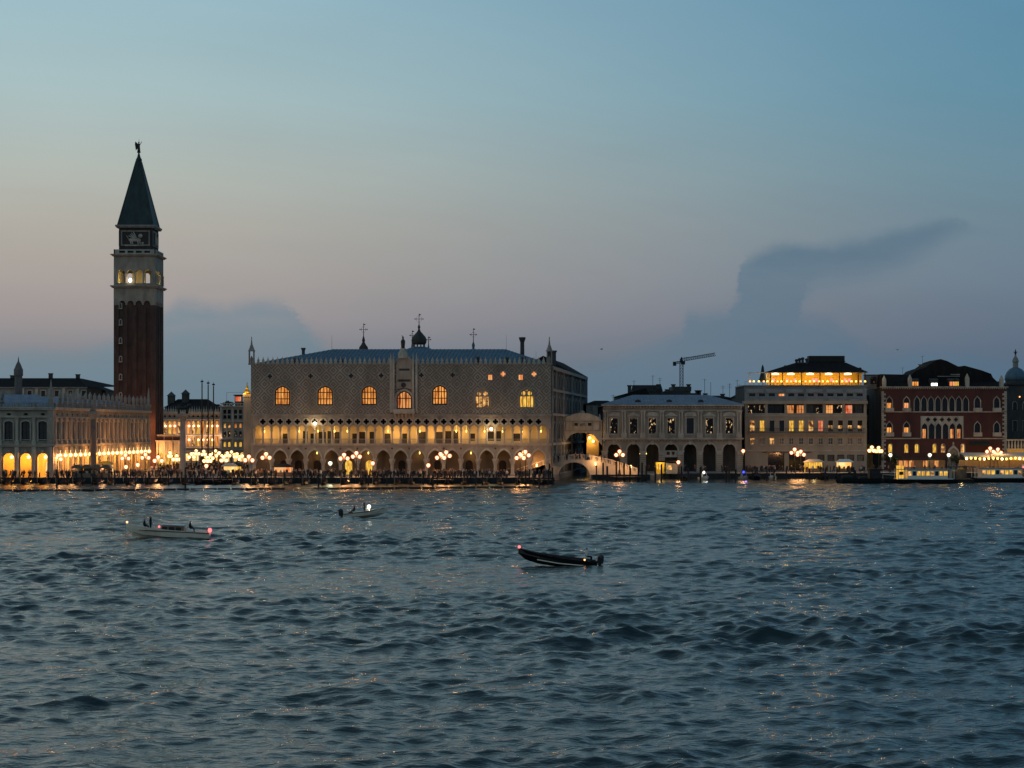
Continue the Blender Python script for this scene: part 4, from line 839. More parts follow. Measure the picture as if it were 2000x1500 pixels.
# ------------------------------------------------------------------ bridges over the side canal
def build_bridges():
    Y0 = 455.0; s = Y0/FPX; x0 = X(1008,Y0); u = lambda px: (px-1008)*s; zw = lambda py: (HOR-py)*s+ZC
    T = thing('balustraded_bridge', 'low stone arch bridge with a long pale balustrade over the side canal', 'bridge', (x0, Y0, 0))
    def deck(x):
        t = (x-u(1130))/(u(1130)); t2 = (x-u(1130))/(u(1250)-u(1130)); t = abs(t) if x < u(1130) else abs(t2)
        return 5.05-3.6*(t*t*(1.6-.6*t))
    n = 28; xs = [u(1250)*i/n for i in range(n+1)]
    ar = arch(u(1121), 31*s, .2, .9, 4.35, 'round', 12)
    top = [(x, max(G+.05, deck(x))) for x in xs]
    for y0, y1 in ((0,.6),(5.4,6.0)):
        part('spandrel', MB().wall([(0,.2)]+ar+[(u(1250),.2)]+list(reversed(top)), [], y0, y1), 'pale_stone', T)
    part('arch_ring', MB().wall(notch2(arch(u(1121), 34*s, .2, .9, 4.75, 'round', 12), arch(u(1121), 30.6*s, .2, .9, 4.3, 'round', 12)), [], -.18, .3), 'pale_stone', T)
    dm = MB()
    for i in range(n): dm.add([(xs[i],.6,top[i][1]-.05),(xs[i+1],.6,top[i+1][1]-.05),(xs[i+1],5.4,top[i+1][1]-.05),(xs[i],5.4,top[i][1]-.05),(xs[i],.6,top[i][1]-.5),(xs[i+1],.6,top[i+1][1]-.5),(xs[i+1],5.4,top[i+1][1]-.5),(xs[i],5.4,top[i][1]-.5)],[(0,1,2,3),(7,6,5,4)])
    part('deck', dm, 'paving', T)
    post = MB().box(-.2,.2,-.12,.3,0,1.28).mesh('post', 'pale_stone'); bal = MB().lathe(0,.1,[(.1,.12),(.14,.4),(.06,.95)],6).mesh('baluster','pale_stone')
    for yo in (.05, 5.55):
        for i in range(20):
            x = u(1012)+(u(1246)-u(1012))*i/19; z = max(G+.05, deck(x)); link('post', post, T, (x, yo, z))
            if i < 19:
                x2 = u(1012)+(u(1246)-u(1012))*(i+1)/19; z2 = max(G+.05, deck(x2))
                for dz, th in ((1.0,.2),(.02,.1)):
                    part('rail', MB().add([(x+.2,yo-.08,z+dz),(x2-.2,yo-.08,z2+dz),(x2-.2,yo+.26,z2+dz),(x+.2,yo+.26,z+dz),(x+.2,yo-.08,z+dz+th),(x2-.2,yo-.08,z2+dz+th),(x2-.2,yo+.26,z2+dz+th),(x+.2,yo+.26,z+dz+th)],[(0,1,5,4),(4,5,6,7),(1,2,6,5),(2,3,7,6),(3,0,4,7),(0,3,2,1)]), 'pale_stone', T)
                if yo < 1:
                    for k in range(1, 4): link('baluster', bal, T, (x+(x2-x)*k/4, yo, z+(z2-z)*k/4))
    for px, py in ((1048,909),(1163,906),(1232,911)):
        part('ramp_fill_lamp', MB().box(u(px)-.12, u(px)+.12, -.5, -.2, zw(py)-.3, zw(py)+.3).box(u(px)-.05,u(px)+.05,-.2,.0,zw(py)-.05,zw(py)+.05), 'lantern_warm', T); light((u(px), -1.8, zw(py)+.8), 420, (1,.52,.2), .2, T)  # outer two added to brighten the ramps; the middle one is a lit sign
    # enclosed bridge
    Y1 = 488.0; s = Y1/FPX; x0 = X(1098,Y1); u = lambda px: (px-1098)*s; v = lambda py: (HOR-py)*s+ZC
    S = thing('covered_bridge', 'closed pale stone bridge with curved roof and barred windows between palace and prison', 'bridge', (x0, Y1, 0)); Wd = u(1176)
    ow = [arch(u(1125), 3.6*s, v(832), 0, v(826), 'rect'), arch(u(1152), 3.6*s, v(832), 0, v(826), 'rect')]
    S_ = Face(S)
    S_.mb('wall', MB().wall([(0,v(870)),(0,v(822)),(Wd,v(822)),(Wd,v(870)),(Wd-.5,v(866)),(u(1160),v(850)),(u(1147),v(844)),(u(1128),v(844)),(u(1114),v(850)),(.5,v(866))], ow, .1, .6), 'pale_stone')
    S_.mb('roof', MB().wall([(0,v(822)),(u(1106),v(814)),(u(1122),v(808)),(u(1137),v(806)),(u(1152),v(808)),(u(1168),v(814)),(Wd,v(822))], [], -.15, 4.2), 'pale_stone')
    S_.mb('cornice', MB().box(-.1, Wd+.1, -.3, 4.3, v(823.5), v(822)).box(0, Wd, -.2, .2, v(842), v(840.5)), 'istrian_stone')
    S_.mb('cresting', MB().lathe(u(1137), 1, [(.9,v(806)),(.6,v(803.5)),(.15,v(801))], 8).lathe(u(1171), .6, [(.4,v(819)),(.3,v(813)),(.05,v(808))], 6), 'istrian_stone')
    for px in (1125, 1152): S_.window(u(px), v(832), 3.5*s, 6*s, 'rect', 'dark_glass', 4, 4, .25, tr=.07)
    S_.mb('crest', MB().lathe(0, 0, [(.8,-.1),(.8,.1),(.3,.25)], 10), 'grey_stone', u(1138.5), -.05, v(831)); 
    for px in (1104, 1120, 1157, 1172): S_.mb('pilaster', MB().box(u(px)-.25, u(px)+.25, -.12, .2, v(840), v(823.6)), 'istrian_stone')
    S_.mb('core', MB().box(.1, Wd-.1, 3.4, 4.0, v(846), v(822)-.02).box(.1,Wd-.1,.65,3.4,v(824),v(822)-.02), 'grey_stone')
    # canal side wall and arch beneath it, with lit corner
    C = thing('canal_house', 'dark canal-side house with a barred lit corner under the covered bridge', 'house', (X(1145,540), 540, 0)); c = Face(C); s3 = 540/FPX
    c.mb('wall', MB().box(0, 9, 0, 22, -1, (HOR-790)*s3+ZC), 'grey_stone'); c.mb('roof', MB().hip(-.4, 9.4, -.4, 22, (HOR-790)*s3+ZC+.1, (HOR-782)*s3+ZC, 3, 5), 'dark_tile')
    for xx in (1.4, 3.6): c.window(xx, (HOR-801)*s3+ZC, .55, 1.4, 'rect', 'dark_glass', 1, 1, -.05, surround='pale_stone', ext=.15)
    Lw = thing('canal_gatehouse', 'low wall with yellow lamplight beneath the covered bridge', 'wall', (X(1146,492), 492, 0)); lw = Face(Lw); s4 = 492/FPX; zz4 = lambda py: (HOR-py)*s4+ZC
    lw.mb('wall', MB().box(0, 3.2, 0, 1, 0, zz4(848)), 'arcade_plaster'); lw.mb('lantern', MB().ball((.75,-.5,zz4(855)), .32, 8).ball((1.7,-.5,zz4(862)), .32, 8).box(.7,.8,-.5,0,zz4(855)-.04,zz4(855)+.04).box(1.65,1.75,-.5,0,zz4(862)-.04,zz4(862)+.04), 'lantern_warm')
    light(lw.pos(1.2, -1.4, zz4(860)), 420, (1,.62,.18), .25, Lw)
    light((u(1137), -9, v(866)), 620, (1,.6,.28), .4, S)
build_bridges()
# ------------------------------------------------------------------ prison: seven arches, seven windows
def build_prison():
    Y0 = 490.0; s = Y0/FPX; x0 = X(1178,Y0); u = lambda px: (px-1178)*s; v = lambda py: (HOR-py)*s+ZC-G; Wd = u(1449)
    T = thing('prison_palace', 'two-storey pale stone palace with seven arches and seven tall dark windows', 'building', (x0, Y0, G)); F = Face(T)
    cs = [1199.3, 1237.5, 1274.3, 1311, 1348, 1385.7, 1424.5]; pil = [1181, 1218.4, 1255.9, 1292.6, 1329.5, 1366.8, 1405, 1446]
    F.mb('arcade_wall', MB().wall(notched(0, Wd, 0, v(857), [arch(u(c), 12.4*s, 0, v(880), v(866.5), 'round', 10) for c in cs]), [], .1, 1.0), 'istrian_stone')
    for c in cs: F.put('arch_moulding', cached(('pram',), lambda: MB().wall(notch2(arch(0, 15*s, v(881)-v(881), .2, v(863.8)-v(881), 'round', 10), arch(0, 12.2*s, 0, .2, v(866.8)-v(881), 'round', 10)), [], 0, .4).mesh('arch_moulding', 'pale_stone')), u(c), -.06, v(881))
    for c in cs: F.put('keystone', cached(('prk',), lambda: MB().box(-.35,.35,-.3,.1,-.2,.9).mesh('keystone', 'pale_stone')), u(c), 0, v(867))
    for px in pil: F.mb('pier', MB().box(u(px)-.75, u(px)+.75, -.12, .1, 0, v(883)).box(u(px)-.95, u(px)+.95, -.22, .1, v(883), v(880.5)), 'pale_stone')
    # rustication joints on the piers, as raised courses
    cr = MB().box(-.7,.7,-.17,-.11,0,.42).mesh('rusticated_block', 'istrian_stone')
    for px in pil:
        for k in range(8): F.put('rusticated_block', cr, u(px), 0, .15+k*.55)
    F.mb('balcony_cornice', MB().box(-.4, Wd+.4, -.9, .3, v(857), v(855)).box(-.3, Wd+.3, -.6, .3, v(859), v(857)), 'pale_stone')
    dm = MB().box(-.16,.16,-.45,0,0,.4).mesh('modillion', 'pale_stone')
    for i in range(46): F.put('modillion', dm, .3+(Wd-.6)*i/45, 0, v(861.5)); F.put('modillion', dm, .3+(Wd-.6)*i/45, 0, v(796.5))
    hs = [arch(u(c), 7.2*s, v(846.5), 0, v(817), 'rect') for c in cs]
    F.mb('upper_wall', MB().wall([(0,v(855)),(Wd,v(855)),(Wd,v(793)),(0,v(793))], hs, .12, .8), 'istrian_stone')
    for i, c in enumerate(cs):
        w = F.window(u(c), v(846.5), 7.1*s, 29.5*s, 'rect', 'lit_speckle' if i != 4 else 'dark_glass', 1, 3, .45, surround='pale_stone', ext=.3)
        ped = [(-1.6,0)]+[(1.6*math.sin(-math.pi/2+math.pi*k/8), 1.0*math.cos(-math.pi/2+math.pi*k/8)) for k in range(9)]+[(1.6,0)]
        F.mb('pediment', MB().wall(ped if i % 2 == 0 else [(-1.7,0),(0,1.0),(1.7,0)], [], -.3, .15), 'pale_stone', u(c), 0, v(812))
        F.mb('window_hood', MB().box(-1.75,1.75,-.4,.15,-.2,-.01), 'pale_stone', u(c), 0, v(812))
        b = MB().box(-1.35,1.35,-.55,-.35,.85,1.0)
        for k in range(8): b.cyl(-1.15+.33*k,-.45,0,.85,.07,n=5)
        F.mb('balustrade', b, 'pale_stone', u(c), 0, v(855))
    pm = MB().box(-.75,.75,-.35,.15,0,v(846)-v(855)).lathe(-.34,-.12,[(.32,v(846)-v(855)),(.26,v(844)-v(855)),(.24,v(808)-v(855)),(.36,v(804)-v(855))],8).lathe(.34,-.12,[(.32,v(846)-v(855)),(.26,v(844)-v(855)),(.24,v(808)-v(855)),(.36,v(804)-v(855))],8).box(-.8,.8,-.4,.15,v(804)-v(855),v(802)-v(855)).mesh('paired_column', 'pale_stone')
    for px in pil: F.put('paired_column', pm, min(max(u(px), .8), Wd-.8), 0, v(855))
    F.mb('entablature', MB().box(-.1, Wd+.1, -.3, .6, v(802), v(800.5)).box(-.5, Wd+.5, -.8, .8, v(793), v(790.5)), 'pale_stone')
    F.mb('body', MB().box(.05, Wd-.05, 5.5, 32, 0, v(793)).box(.06, Wd-.06, 1.1, 5.5, v(857), v(793)-.01), 'dark_stone')
    F.mb('portico_wall', MB().box(.1, Wd-.1, 5.1, 5.4, 0, v(858)), 'dark_stone')
    F.mb('roof', MB().hip(-.5, Wd+.5, -.7, 32, v(790.5)+.1, v(770), 9, 10, 8.5), 'grey_roof')
    for i in range(44):
        x = -.5+(Wd+1)*(i+.5)/44; t = min(1, (x+.5)/9, (Wd+.5-x)/8.5); F.mb('roof_seam', MB().tube((x,-.7,v(790.5)+.14),(x,-.7+10*t,v(790.5)+.14+(v(770)-v(790.5)-.1)*t),.06,4), 'grey_roof')
    for px in (1247, 1308.5, 1370): F.mb('roof_dormer', MB().wall(arch(0,.75,0,.35,.95,'round',6), [], 0, 2.4), 'dark_stone', u(px), 1.6, v(787)); F.mb('dormer_pane', MB().wall(arch(0,.5,.1,.35,.7,'round',6), [], -.04, -.01), 'dark_glass', u(px), 1.6, v(787))
    # banner with two dark crests hung in the middle arch
    F.mb('banner', MB().box(u(1299), u(1323.3), .3, .36, v(893), v(880)), 'canvas_pale'); F.mb('banner_crest', MB().box(u(1302), u(1308.5), .26, .29, v(888.5), v(882)), 'red_stucco'); F.mb('banner_crest', MB().wall([(u(1312), v(882)),(u(1318), v(882)),(u(1318), v(886)),(u(1315), v(890)),(u(1312), v(886))], [], .26, .29), 'red_stucco')
    for px in (1251, 1262, 1362, 1372): 
        F.mb('lantern', MB().ball((0,0,0), .22, 8).cyl(0,0,.2,.9,.02,n=4), 'lamp_yellow', u(px), .5, v(886)); light(F.pos(u(px), .6, v(889)), 26, (1,.6,.2), .2, T)
build_prison()

# ------------------------------------------------------------------ modern hotel with a glowing roof terrace
def build_hotel():
    Y0 = 500.0; s = Y0/FPX; x0 = X(1455,Y0); u = lambda px: (px-1455)*s; v = lambda py: (HOR-py)*s+ZC-G; Wd = u(1693)
    T = thing('terrace_hotel', 'cream six-storey hotel with a glowing yellow roof terrace restaurant', 'hotel', (x0, Y0, G)); F = Face(T)
    wc = [1469.6+19.1*i for i in range(12)]
    gw = [1603.5, 1623, 1642, 1661.5, 1681]
    holes = [arch(u(c), 4.9*s, v(842.5), 0, v(821), 'rect') for c in wc]+[arch(u(c), 4.6*s, v(868), 0, v(855.5), 'rect') for c in wc]+[arch(u(c), 5.8*s, v(900.5), 0, v(889), 'rect') for c in gw]
    F.mb('wall', MB().wall(notched(0, Wd, 0, v(813), [arch(u(1516), 16*s, 0, 0, v(884), 'rect'), arch(u(1557), 16*s, 0, 0, v(884), 'rect')]), holes, .1, .7), 'cream_stucco')
    p3 = ['lit_room','lit_yellow','dark_glass','dark_glass','lit_yellow','lit_yellow','lit_room','lit_red','dim_glass','dim_glass','dim_glass','dim_glass']
    p2 = ['lit_room','dim_glass','lit_room']+['dim_glass']*9
    for i, c in enumerate(wc):
        w = F.window(u(c), v(842.5), 4.8*s, 21.5*s, 'rect', p3[i], 1, 2, .3, surround='pale_stone', ext=.14)
        if i >= 8: link('lit_pane', cached(('hlp',), lambda: MB().box(-4*s, 4*s, .085, .095, .8, 1.6).mesh('lit_pane', 'lit_room')), w); link('blind', cached(('hbl',), lambda: MB().box(-4.4*s, 4.4*s, .08, .094, 1.62, 21*s).mesh('blind', 'frame_dark')), w)
        F.window(u(c), v(868), 4.5*s, 12.5*s, 'rect', p2[i], 1, 1, .3, 'white_paint', surround='pale_stone', ext=.12, sill='pale_stone')
    for i, c in enumerate(gw): F.window(u(c), v(900.5), 5.7*s, 11.5*s, 'rect', 'dim_glass', 1, 1, .3, surround='dark_stone', ext=.12)
    F.mb('string_course', MB().box(-.05, Wd+.05, -.12, .2, v(881), v(879)), 'pale_stone'); F.mb('string_course', MB().box(-.05, Wd+.05, -.25, .2, v(813), v(811.5)), 'pale_stone')
    for a, b in ((0,1),(2,3),(4,5),(6,7),(8,9),(10,11)):
        xa, xb = u(wc[a])-1.2, u(wc[b])+1.2
        bl = F.mb('balcony', MB().box(xa, xb, -1.1, .1, v(848), v(846.3)), 'cream_stucco')
        F.mb('balcony_rail', MB().box(xa, xb, -1.08, -1.02, v(837.5), v(836.8)).box(xa, xb, -1.08, -1.02, v(845.5), v(845)), 'iron')
        rb = cached(('rb',), lambda: MB().box(-.03,.03,-1.07,-1.03,0,1.25).mesh('rail_bar', 'iron'))
        for k in range(15): F.put('rail_bar', rb, xa+(xb-xa)*k/14, 0, v(846.2))
    # fourth floor: recessed loggia
    zl0, zl1 = v(807), v(789)
    F.mb('loggia_parapet', MB().box(0, Wd, .1, .5, v(811.5)+.01, zl0), 'cream_stucco'); F.mb('loggia_slab', MB().box(-.2, Wd+.2, -.35, 5, zl1, v(783)), 'cream_stucco')
    for px in (1458, 1497, 1535, 1572.5, 1610, 1648, 1690): F.mb('loggia_pier', MB().box(u(px)-.35, u(px)+.35, .12, .7, zl0, zl1), 'cream_stucco')
    F.mb('loggia_back', MB().box(.1, Wd-.1, 2.2, 2.6, v(811), zl1), 'dark_stone')
    lo = ['lit_speckle','lit_speckle','dark_glass','dark_glass','lit_curtain','lit_curtain','dim_glass','lit_speckle','lit_curtain','lit_speckle','lit_red','dim_glass']
    for i, c in enumerate(wc): F.window(u(c), v(808), 7*s, 17*s, 'rect', lo[i], 2, 1, 2.0)
    # fifth floor, grey with slot windows under deep hoods
    slots = [c for c in wc]
    F.mb('attic_wall', MB().wall([(0,v(783)),(Wd,v(783)),(Wd,v(754)),(0,v(754))], [arch(u(c), 6*s, v(774), 0, v(768.5), 'rect') for c in slots], .35, .9), 'grey_stucco')
    for i, c in enumerate(slots): F.window(u(c), v(774), 5.9*s, 5.5*s, 'rect', 'lit_orange' if i == 3 else 'dark_glass', 1, 0, .5)
    for px in (1474, 1513, 1552, 1591, 1630, 1669): F.mb('awning_box', MB().box(u(px)-2.3, u(px)+2.3, -.1, .4, v(767), v(759.5)), 'grey_stucco')
    F.mb('attic_rail', MB().box(0, Wd, -.2, .34, v(782.9), v(779)).box(0, Wd, -.25, -.15, v(776.5), v(776)), 'grey_stone')
    F.mb('terrace_floor', MB().box(-.3, Wd+.2, -.3, 20, v(754), v(752)), 'grey_stucco')
    F.mb('body', MB().box(.05, Wd-.05, 2.7, 22, 0, v(754)-.02).box(.06, Wd-.06, 1.2, 2.7, 0, v(812)).box(.06, Wd-.06, 1.2, 2.69, v(783), v(755)), 'dark_stone')
    # roof restaurant
    P = thing('roof_restaurant', 'open dining pavilion with bright yellow ceiling on the hotel roof', 'pavilion', (x0+u(1505), Y0+1.2, G+v(752))); pw = (1692-1505)*s; q = lambda px: (px-1505)*s; ph = (752-728)*s
    part('back_wall', MB().box(0, pw, 5.5, 5.7, 0, ph), 'yellow_paint', P); part('ceiling', MB().box(-.3, pw+.3, -.4, 5.6, ph, ph+.15), 'canvas_pale', P)
    for px in (1506, 1529.6, 1567, 1603, 1641, 1678, 1691): part('post', MB().box(q(px)-.12, q(px)+.12, -.1, .14, 0, ph), 'frame_dark', P)
    for px in (1517, 1547, 1585, 1621.5, 1659):
        l = part('ceiling_lamp', MB().lathe(q(px), 1.2, [(.95,ph-.45),(.95,ph-.15),(.2,ph-.02)], 12), 'lantern_warm', P); light((q(px), 1.4, ph-.9), 330, (1,.62,.14), .5, P)
    part('roof', MB().add([(-1,-.9,ph+.15),(pw+.7,-.9,ph+.15),(pw+.7,14,ph+.15),(-1,14,ph+.15),(q(1563),5,ph+3.0),(q(1660),5,ph+3.0),(q(1660),9,ph+3.0),(q(1563),9,ph+3.0)], [(0,1,5,4),(1,2,6,5),(2,3,7,6),(3,0,4,7),(4,5,6,7),(0,3,2,1)]), 'dark_tile', P)
    part('roof_box', MB().box(q(1588), q(1658.5), 5.5, 8.8, ph+2.9, ph+4.85).box(q(1587), q(1660), 5.3, 9, ph+3.25, ph+3.45), 'frame_dark', P)
    for px, h in ((1540,1.5),(1562,3.2),(1568,3.5),(1574,3.7),(1582,3.4),(1673,1.2),(1687,.9)): part('chimney', MB().lathe(q(px), 4.4, [(.35,ph),(.35,ph+h),(.55,ph+h+.4),(.3,ph+h+.7)], 7), 'dark_stone', P)
    # diners' lamps and tables along the terrace edge
    for i in range(26):
        px = 1464+226*i/25; o = thing('table_lamp', 'small glowing lamp on the roof terrace rail', 'lamp', (x0+u(px)+rnd.uniform(-.2,.2), Y0+.25, G+v(752)), 0, 'lamps along the roof terrace')
        part('base', cached_mb('tlb', MB().cyl(0,0,0,.8,.05,n=5)), 'iron', o); part('shade', cached_mb('tls', MB().lathe(0,0,[(.3,.8),(.24,1.2)],8)), 'lamp_yellow' if i % 3 else 'nav_orange', o)
    for i, px in enumerate((1514, 1541, 1556, 1592, 1598, 1628, 1655, 1663)):
        o = thing('red_lampshade', 'red hanging lampshade inside the rooftop restaurant', 'lamp', (x0+u(px), Y0+3.2, G+v(752)+1.0), 0, 'red lampshades in the rooftop restaurant'); part('stem', MB().cyl(0,0,-1.0,.0,.05,n=5), 'iron', o); part('shade', MB().lathe(0,0,[(.45,0),(.3,.8)],8), 'nav_red', o)
    for i in range(7):
        o = thing('terrace_rail', 'glass and steel rail section along the roof terrace edge', 'railing', (x0+Wd*i/7, Y0, G+v(752)), 0, 'rail sections of the roof terrace'); part('top_rail', MB().box(.05, Wd/7-.05, 0, .06, .95, 1.0), 'iron', o); part('post', MB().box(0,.06,0,.06,0,1.0), 'iron', o)
    pg = thing('pergola', 'open white pergola frame on the hotel roof terrace', 'pergola', (x0+u(1466), Y0+.8, G+v(752)))
    for a, b in ((0,0),(5.0,0),(0,4),(5.0,4)): part('post', MB().box(a-.09,a+.09,b-.09,b+.09,0,(752-728.5)*s), 'white_paint', pg)
    part('beam', MB().box(-.5,5.4,-.12,.12,(752-728.5)*s,(752-727)*s).box(-.5,5.4,3.88,4.12,(752-728.5)*s,(752-727)*s), 'white_paint', pg)
    um = thing('closed_parasol', 'tall furled dark parasol on the hotel roof terrace', 'parasol', (x0+u(1492), Y0+2.5, G+v(752)))
    part('pole', MB().cyl(0,0,0,5.4,.06,n=6), 'iron', um); part('canopy', MB().lathe(0,0,[(1.1,.9),(1.0,1.6),(.55,3.2),(.3,5.0),(.05,5.6)],9), 'canvas_dark', um)
    # entrance
    F.mb('entrance_lintel', MB().box(u(1490), u(1584), -.5, .3, v(884), v(882.5)), 'dark_stone'); F.mb('door', MB().box(u(1500), u(1532), .8, .9, 0, v(884.3)), 'dark_glass'); F.mb('door', MB().box(u(1541), u(1573), .8, .9, 0, v(884.3)), 'dark_glass')
def cached_mb(key, mb): return mb
build_hotel()

# ------------------------------------------------------------------ alley house and overhead passage
def build_alley():
    Y0 = 520; s = Y0/FPX; x0 = X(1690,Y0); u = lambda px: (px-1690)*s; v = lambda py: (HOR-py)*s+ZC-G
    T = thing('alley_house', 'dark narrow house down the alley between the two hotels', 'house', (x0, Y0, G)); F = Face(T)
    F.mb('wall', MB().box(-1, u(1728), 4, 14, 0, v(772)), 'dark_stone'); F.mb('lit_front', MB().box(u(1697), u(1722), .0, 3.9, 0, v(868)), 'arcade_plaster')
    F.window(u(1709), v(864), .75, 1.9, 'rect', 'lit_yellow', 1, 1, 3.7); 
    for px, py in ((1700, 812),(1714, 812),(1700, 836)): F.window(u(px), v(py), .6, 1.8, 'rect', 'dark_glass', 1, 1, 3.7, surround='dark_stone', ext=.1)
    F.mb('roof', MB().gable(-1.2, u(1729), 3.6, 14.4, v(772), v(768)), 'dark_tile')
    S = thing('overhead_passage', 'grey box passage bridging the alley high between the hotels', 'passage', (X(1691,512), 512, G)); s2 = 512/FPX; f = Face(S); z = lambda py: (HOR-py)*s2+ZC-G
    f.mb('wall', MB().box(0, 34*s2, 0, 3, z(759.5), z(733)), 'grey_stone'); f.mb('roof', MB().box(-.1, 34.5*s2, -.2, 3.2, z(733), z(731.5)), 'dark_tile'); f.window(15*s2, z(750), .75, 1.9, 'rect', 'lit_speckle', 1, 1, -.1, surround='dark_stone', ext=.12)
build_alley()

# ------------------------------------------------------------------ red gothic hotel
def build_red():
    Y0 = 505.0; s = Y0/FPX; x0 = X(1722,Y0); u = lambda px: (px-1722)*s; v = lambda py: (HOR-py)*s+ZC-G; Wd = u(1966)
    T = thing('gothic_hotel', 'red-brown gothic hotel with white pointed windows and white corner quoins', 'hotel', (x0, Y0, G)); F = Face(T)
    sing = [1737, 1770.5, 1909, 1946.7]; eight = [1791+13.6*i for i in range(8)]; six = [1806+13.6*i for i in range(6)]
    gr = [1739, 1770.3, 1790.6, 1825.4, 1842, 1880.5]
    h3 = [arch(u(c), 5.6*s, v(802), v(784), v(774.5), 'ogee', 7) for c in sing]; h2 = [arch(u(c), 5.6*s, v(850), v(833), v(823.5), 'ogee', 7) for c in sing]
    h8 = [arch(u(c), 5.3*s, v(804), v(785), v(774), 'ogee', 7) for c in eight]
    panel = [(u(1798), v(857)), (u(1882), v(857)), (u(1882), v(812.5)), (u(1798), v(812.5))]
    hg = [arch(u(c), 3.9*s, v(884.5), v(871), v(867), 'round', 6) for c in gr]; port = arch(u(1862), 8.5*s, 0, v(885), v(874), 'ogee', 8)
    F.mb('wall', MB().wall(notched(0, Wd, 0, v(757), [port]), h3+h2+h8+hg+[panel], .1, .7), 'red_stucco')
    P3 = ['lit_amber','lit_orange','dark_glass','dark_glass']; P2 = ['lit_amber','lit_amber','dark_glass','dark_glass']
    for i, c in enumerate(sing):
        for zz_, h, P in ((v(802), v(774.5)-v(802), P3), (v(850), v(823.5)-v(850), P2)):
            w = F.window(u(c), zz_, 5.5*s, h, 'ogee', 'dark_glass', 1, 1, .3, rise=9.5*s, surround='pale_stone', ext=.2)
            if P[i] != 'dark_glass': link('lit_pane', cached(('rlp', P[i]), lambda: MB().box(-4.2*s, 4.2*s, .084, .096, .15, 15*s).mesh('lit_pane', P[i])), w)
            F.mb('balcony', MB().box(-1.15,1.15,-.75,.05,-.35,-.12).box(-1.15,1.15,-.75,-.62,-.12,.75).box(-1.15,-1.02,-.62,.05,-.12,.75).box(1.02,1.15,-.62,.05,-.12,.75), 'pale_stone', u(c), 0, zz_)
    for i, c in enumerate(eight): F.window(u(c), v(804), 5.2*s, 30*s, 'ogee', 'dark_glass', 1, 2, .35, rise=11*s, surround='pale_stone', ext=.17)
    nots = [arch(u(c), 5.5*s, v(857), v(834), v(826), 'ogee', 7) for c in six]
    F.mb('tracery', MB().wall(notched(u(1798.2), u(1881.8), v(857), v(812.7), nots), [quatre(u(1812.8+13.6*i), v(819.5), 4.6*s) for i in range(5)], .0, .45), 'pale_stone')
    for i, c in enumerate(six):
        w = F.window(u(c), v(857), 5.6*s, 31*s, 'ogee', 'dark_glass', 1, 2, .5, rise=9*s)
        if i in (0,4,5): link('lit_pane', cached(('slp',), lambda: MB().box(-3.6*s, 2.8*s, .084, .096, .15, 19*s).mesh('lit_pane', 'lit_curtain')), w)
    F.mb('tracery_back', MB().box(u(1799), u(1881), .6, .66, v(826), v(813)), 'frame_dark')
    for i, c in enumerate(gr): F.window(u(c), v(884.5), 3.8*s, 17.5*s, 'round', 'lit_yellow' if i < 4 else 'lit_room', 1, 1, .3, rise=4*s, surround='pale_stone', ext=.1)
    F.mb('portal', MB().wall(notch2(arch(u(1862), 11.5*s, 0, v(885), v(868), 'ogee', 8), arch(u(1862), 8.4*s, 0, v(885), v(874.2), 'ogee', 8)), [], -.25, .3).lathe(u(1862), 0, [(.35,v(868)),(.2,v(865)),(.05,v(862.5))], 6), 'pale_stone'); F.mb('door', MB().wall(arch(u(1862), 8.4*s, 0, v(885), v(874.2), 'ogee', 8), [], .5, .56), 'grey_stone')
    for py in (805.5, 857.5): F.mb('string_course', MB().box(0, u(1797.5) if py > 830 else Wd, -.1, .1, v(py), v(py)+.3), 'pale_stone')
    F.mb('string_course', MB().box(u(1882.5), Wd, -.1, .1, v(857.5), v(857.5)+.3), 'pale_stone')
    F.mb('cornice', MB().box(-.4, Wd+.4, -.5, .8, v(757), v(755)), 'pale_stone')
    dn = MB().box(-.14,.14,-.3,.1,0,.35).mesh('dentil', 'pale_stone')
    for i in range(56): F.put('dentil', dn, .3+(Wd-.6)*i/55, 0, v(757)-.4)
    qa = MB().box(0,1.15,-.1,.12,0,.52).mesh('quoin','pale_stone'); qb = MB().box(0,.65,-.1,.12,0,.52).mesh('quoin','pale_stone')
    for i in range(37):
        F.put('quoin', qa if i % 2 else qb, -.04, 0, .3+i*.575); F.put('quoin', qa if i % 2 else qb, Wd+.04-(1.15 if i % 2 else .65), 0, .3+i*.575)
    F.mb('body', MB().box(.05, Wd-.05, 1.1, 26, 0, v(757)-.03), 'dark_stone')
    # dark attic storey and hunched roofs
    F.mb('attic', MB().add([(0,.3,v(755)),(u(1778),.3,v(755)),(u(1778),8,v(755)),(0,8,v(755)),(0.3,3.0,v(730)),(u(1777),3.0,v(731)),(u(1777),8,v(731)),(.3,8,v(730))], [(0,1,5,4),(1,2,6,5),(2,3,7,6),(3,0,4,7),(4,5,6,7)]), 'dark_tile')
    F.mb('roof', MB().wall([(u(1779),v(755)),(u(1779),v(739)),(u(1797),v(722)),(u(1815),v(716)),(u(1822),v(711)),(u(1832),v(704)),(u(1845),v(700)),(u(1858),v(704)),(u(1876),v(713)),(u(1883),v(716)),(u(1892),v(713)),(u(1925),v(722)),(u(1944),v(729)),(u(1948),v(737)),(u(1962),v(750)),(u(1963),v(755))], [], 4.5, 18), 'dark_tile')
    F.mb('roof', MB().add([(u(1779),.4,v(755)),(u(1963),.4,v(755)),(u(1963),4.6,v(744)),(u(1779),4.6,v(744)),(u(1779),4.6,v(755)),(u(1963),4.6,v(755))], [(0,1,2,3),(0,3,4),(1,5,2)]), 'dark_tile')
    F.mb('roof_edge', MB().box(u(1838), u(1882), 4.2, 4.45, v(735), v(733.5)).box(u(1864), u(1882), 4.1, 4.4, v(732), v(729.5)), 'grey_stone')
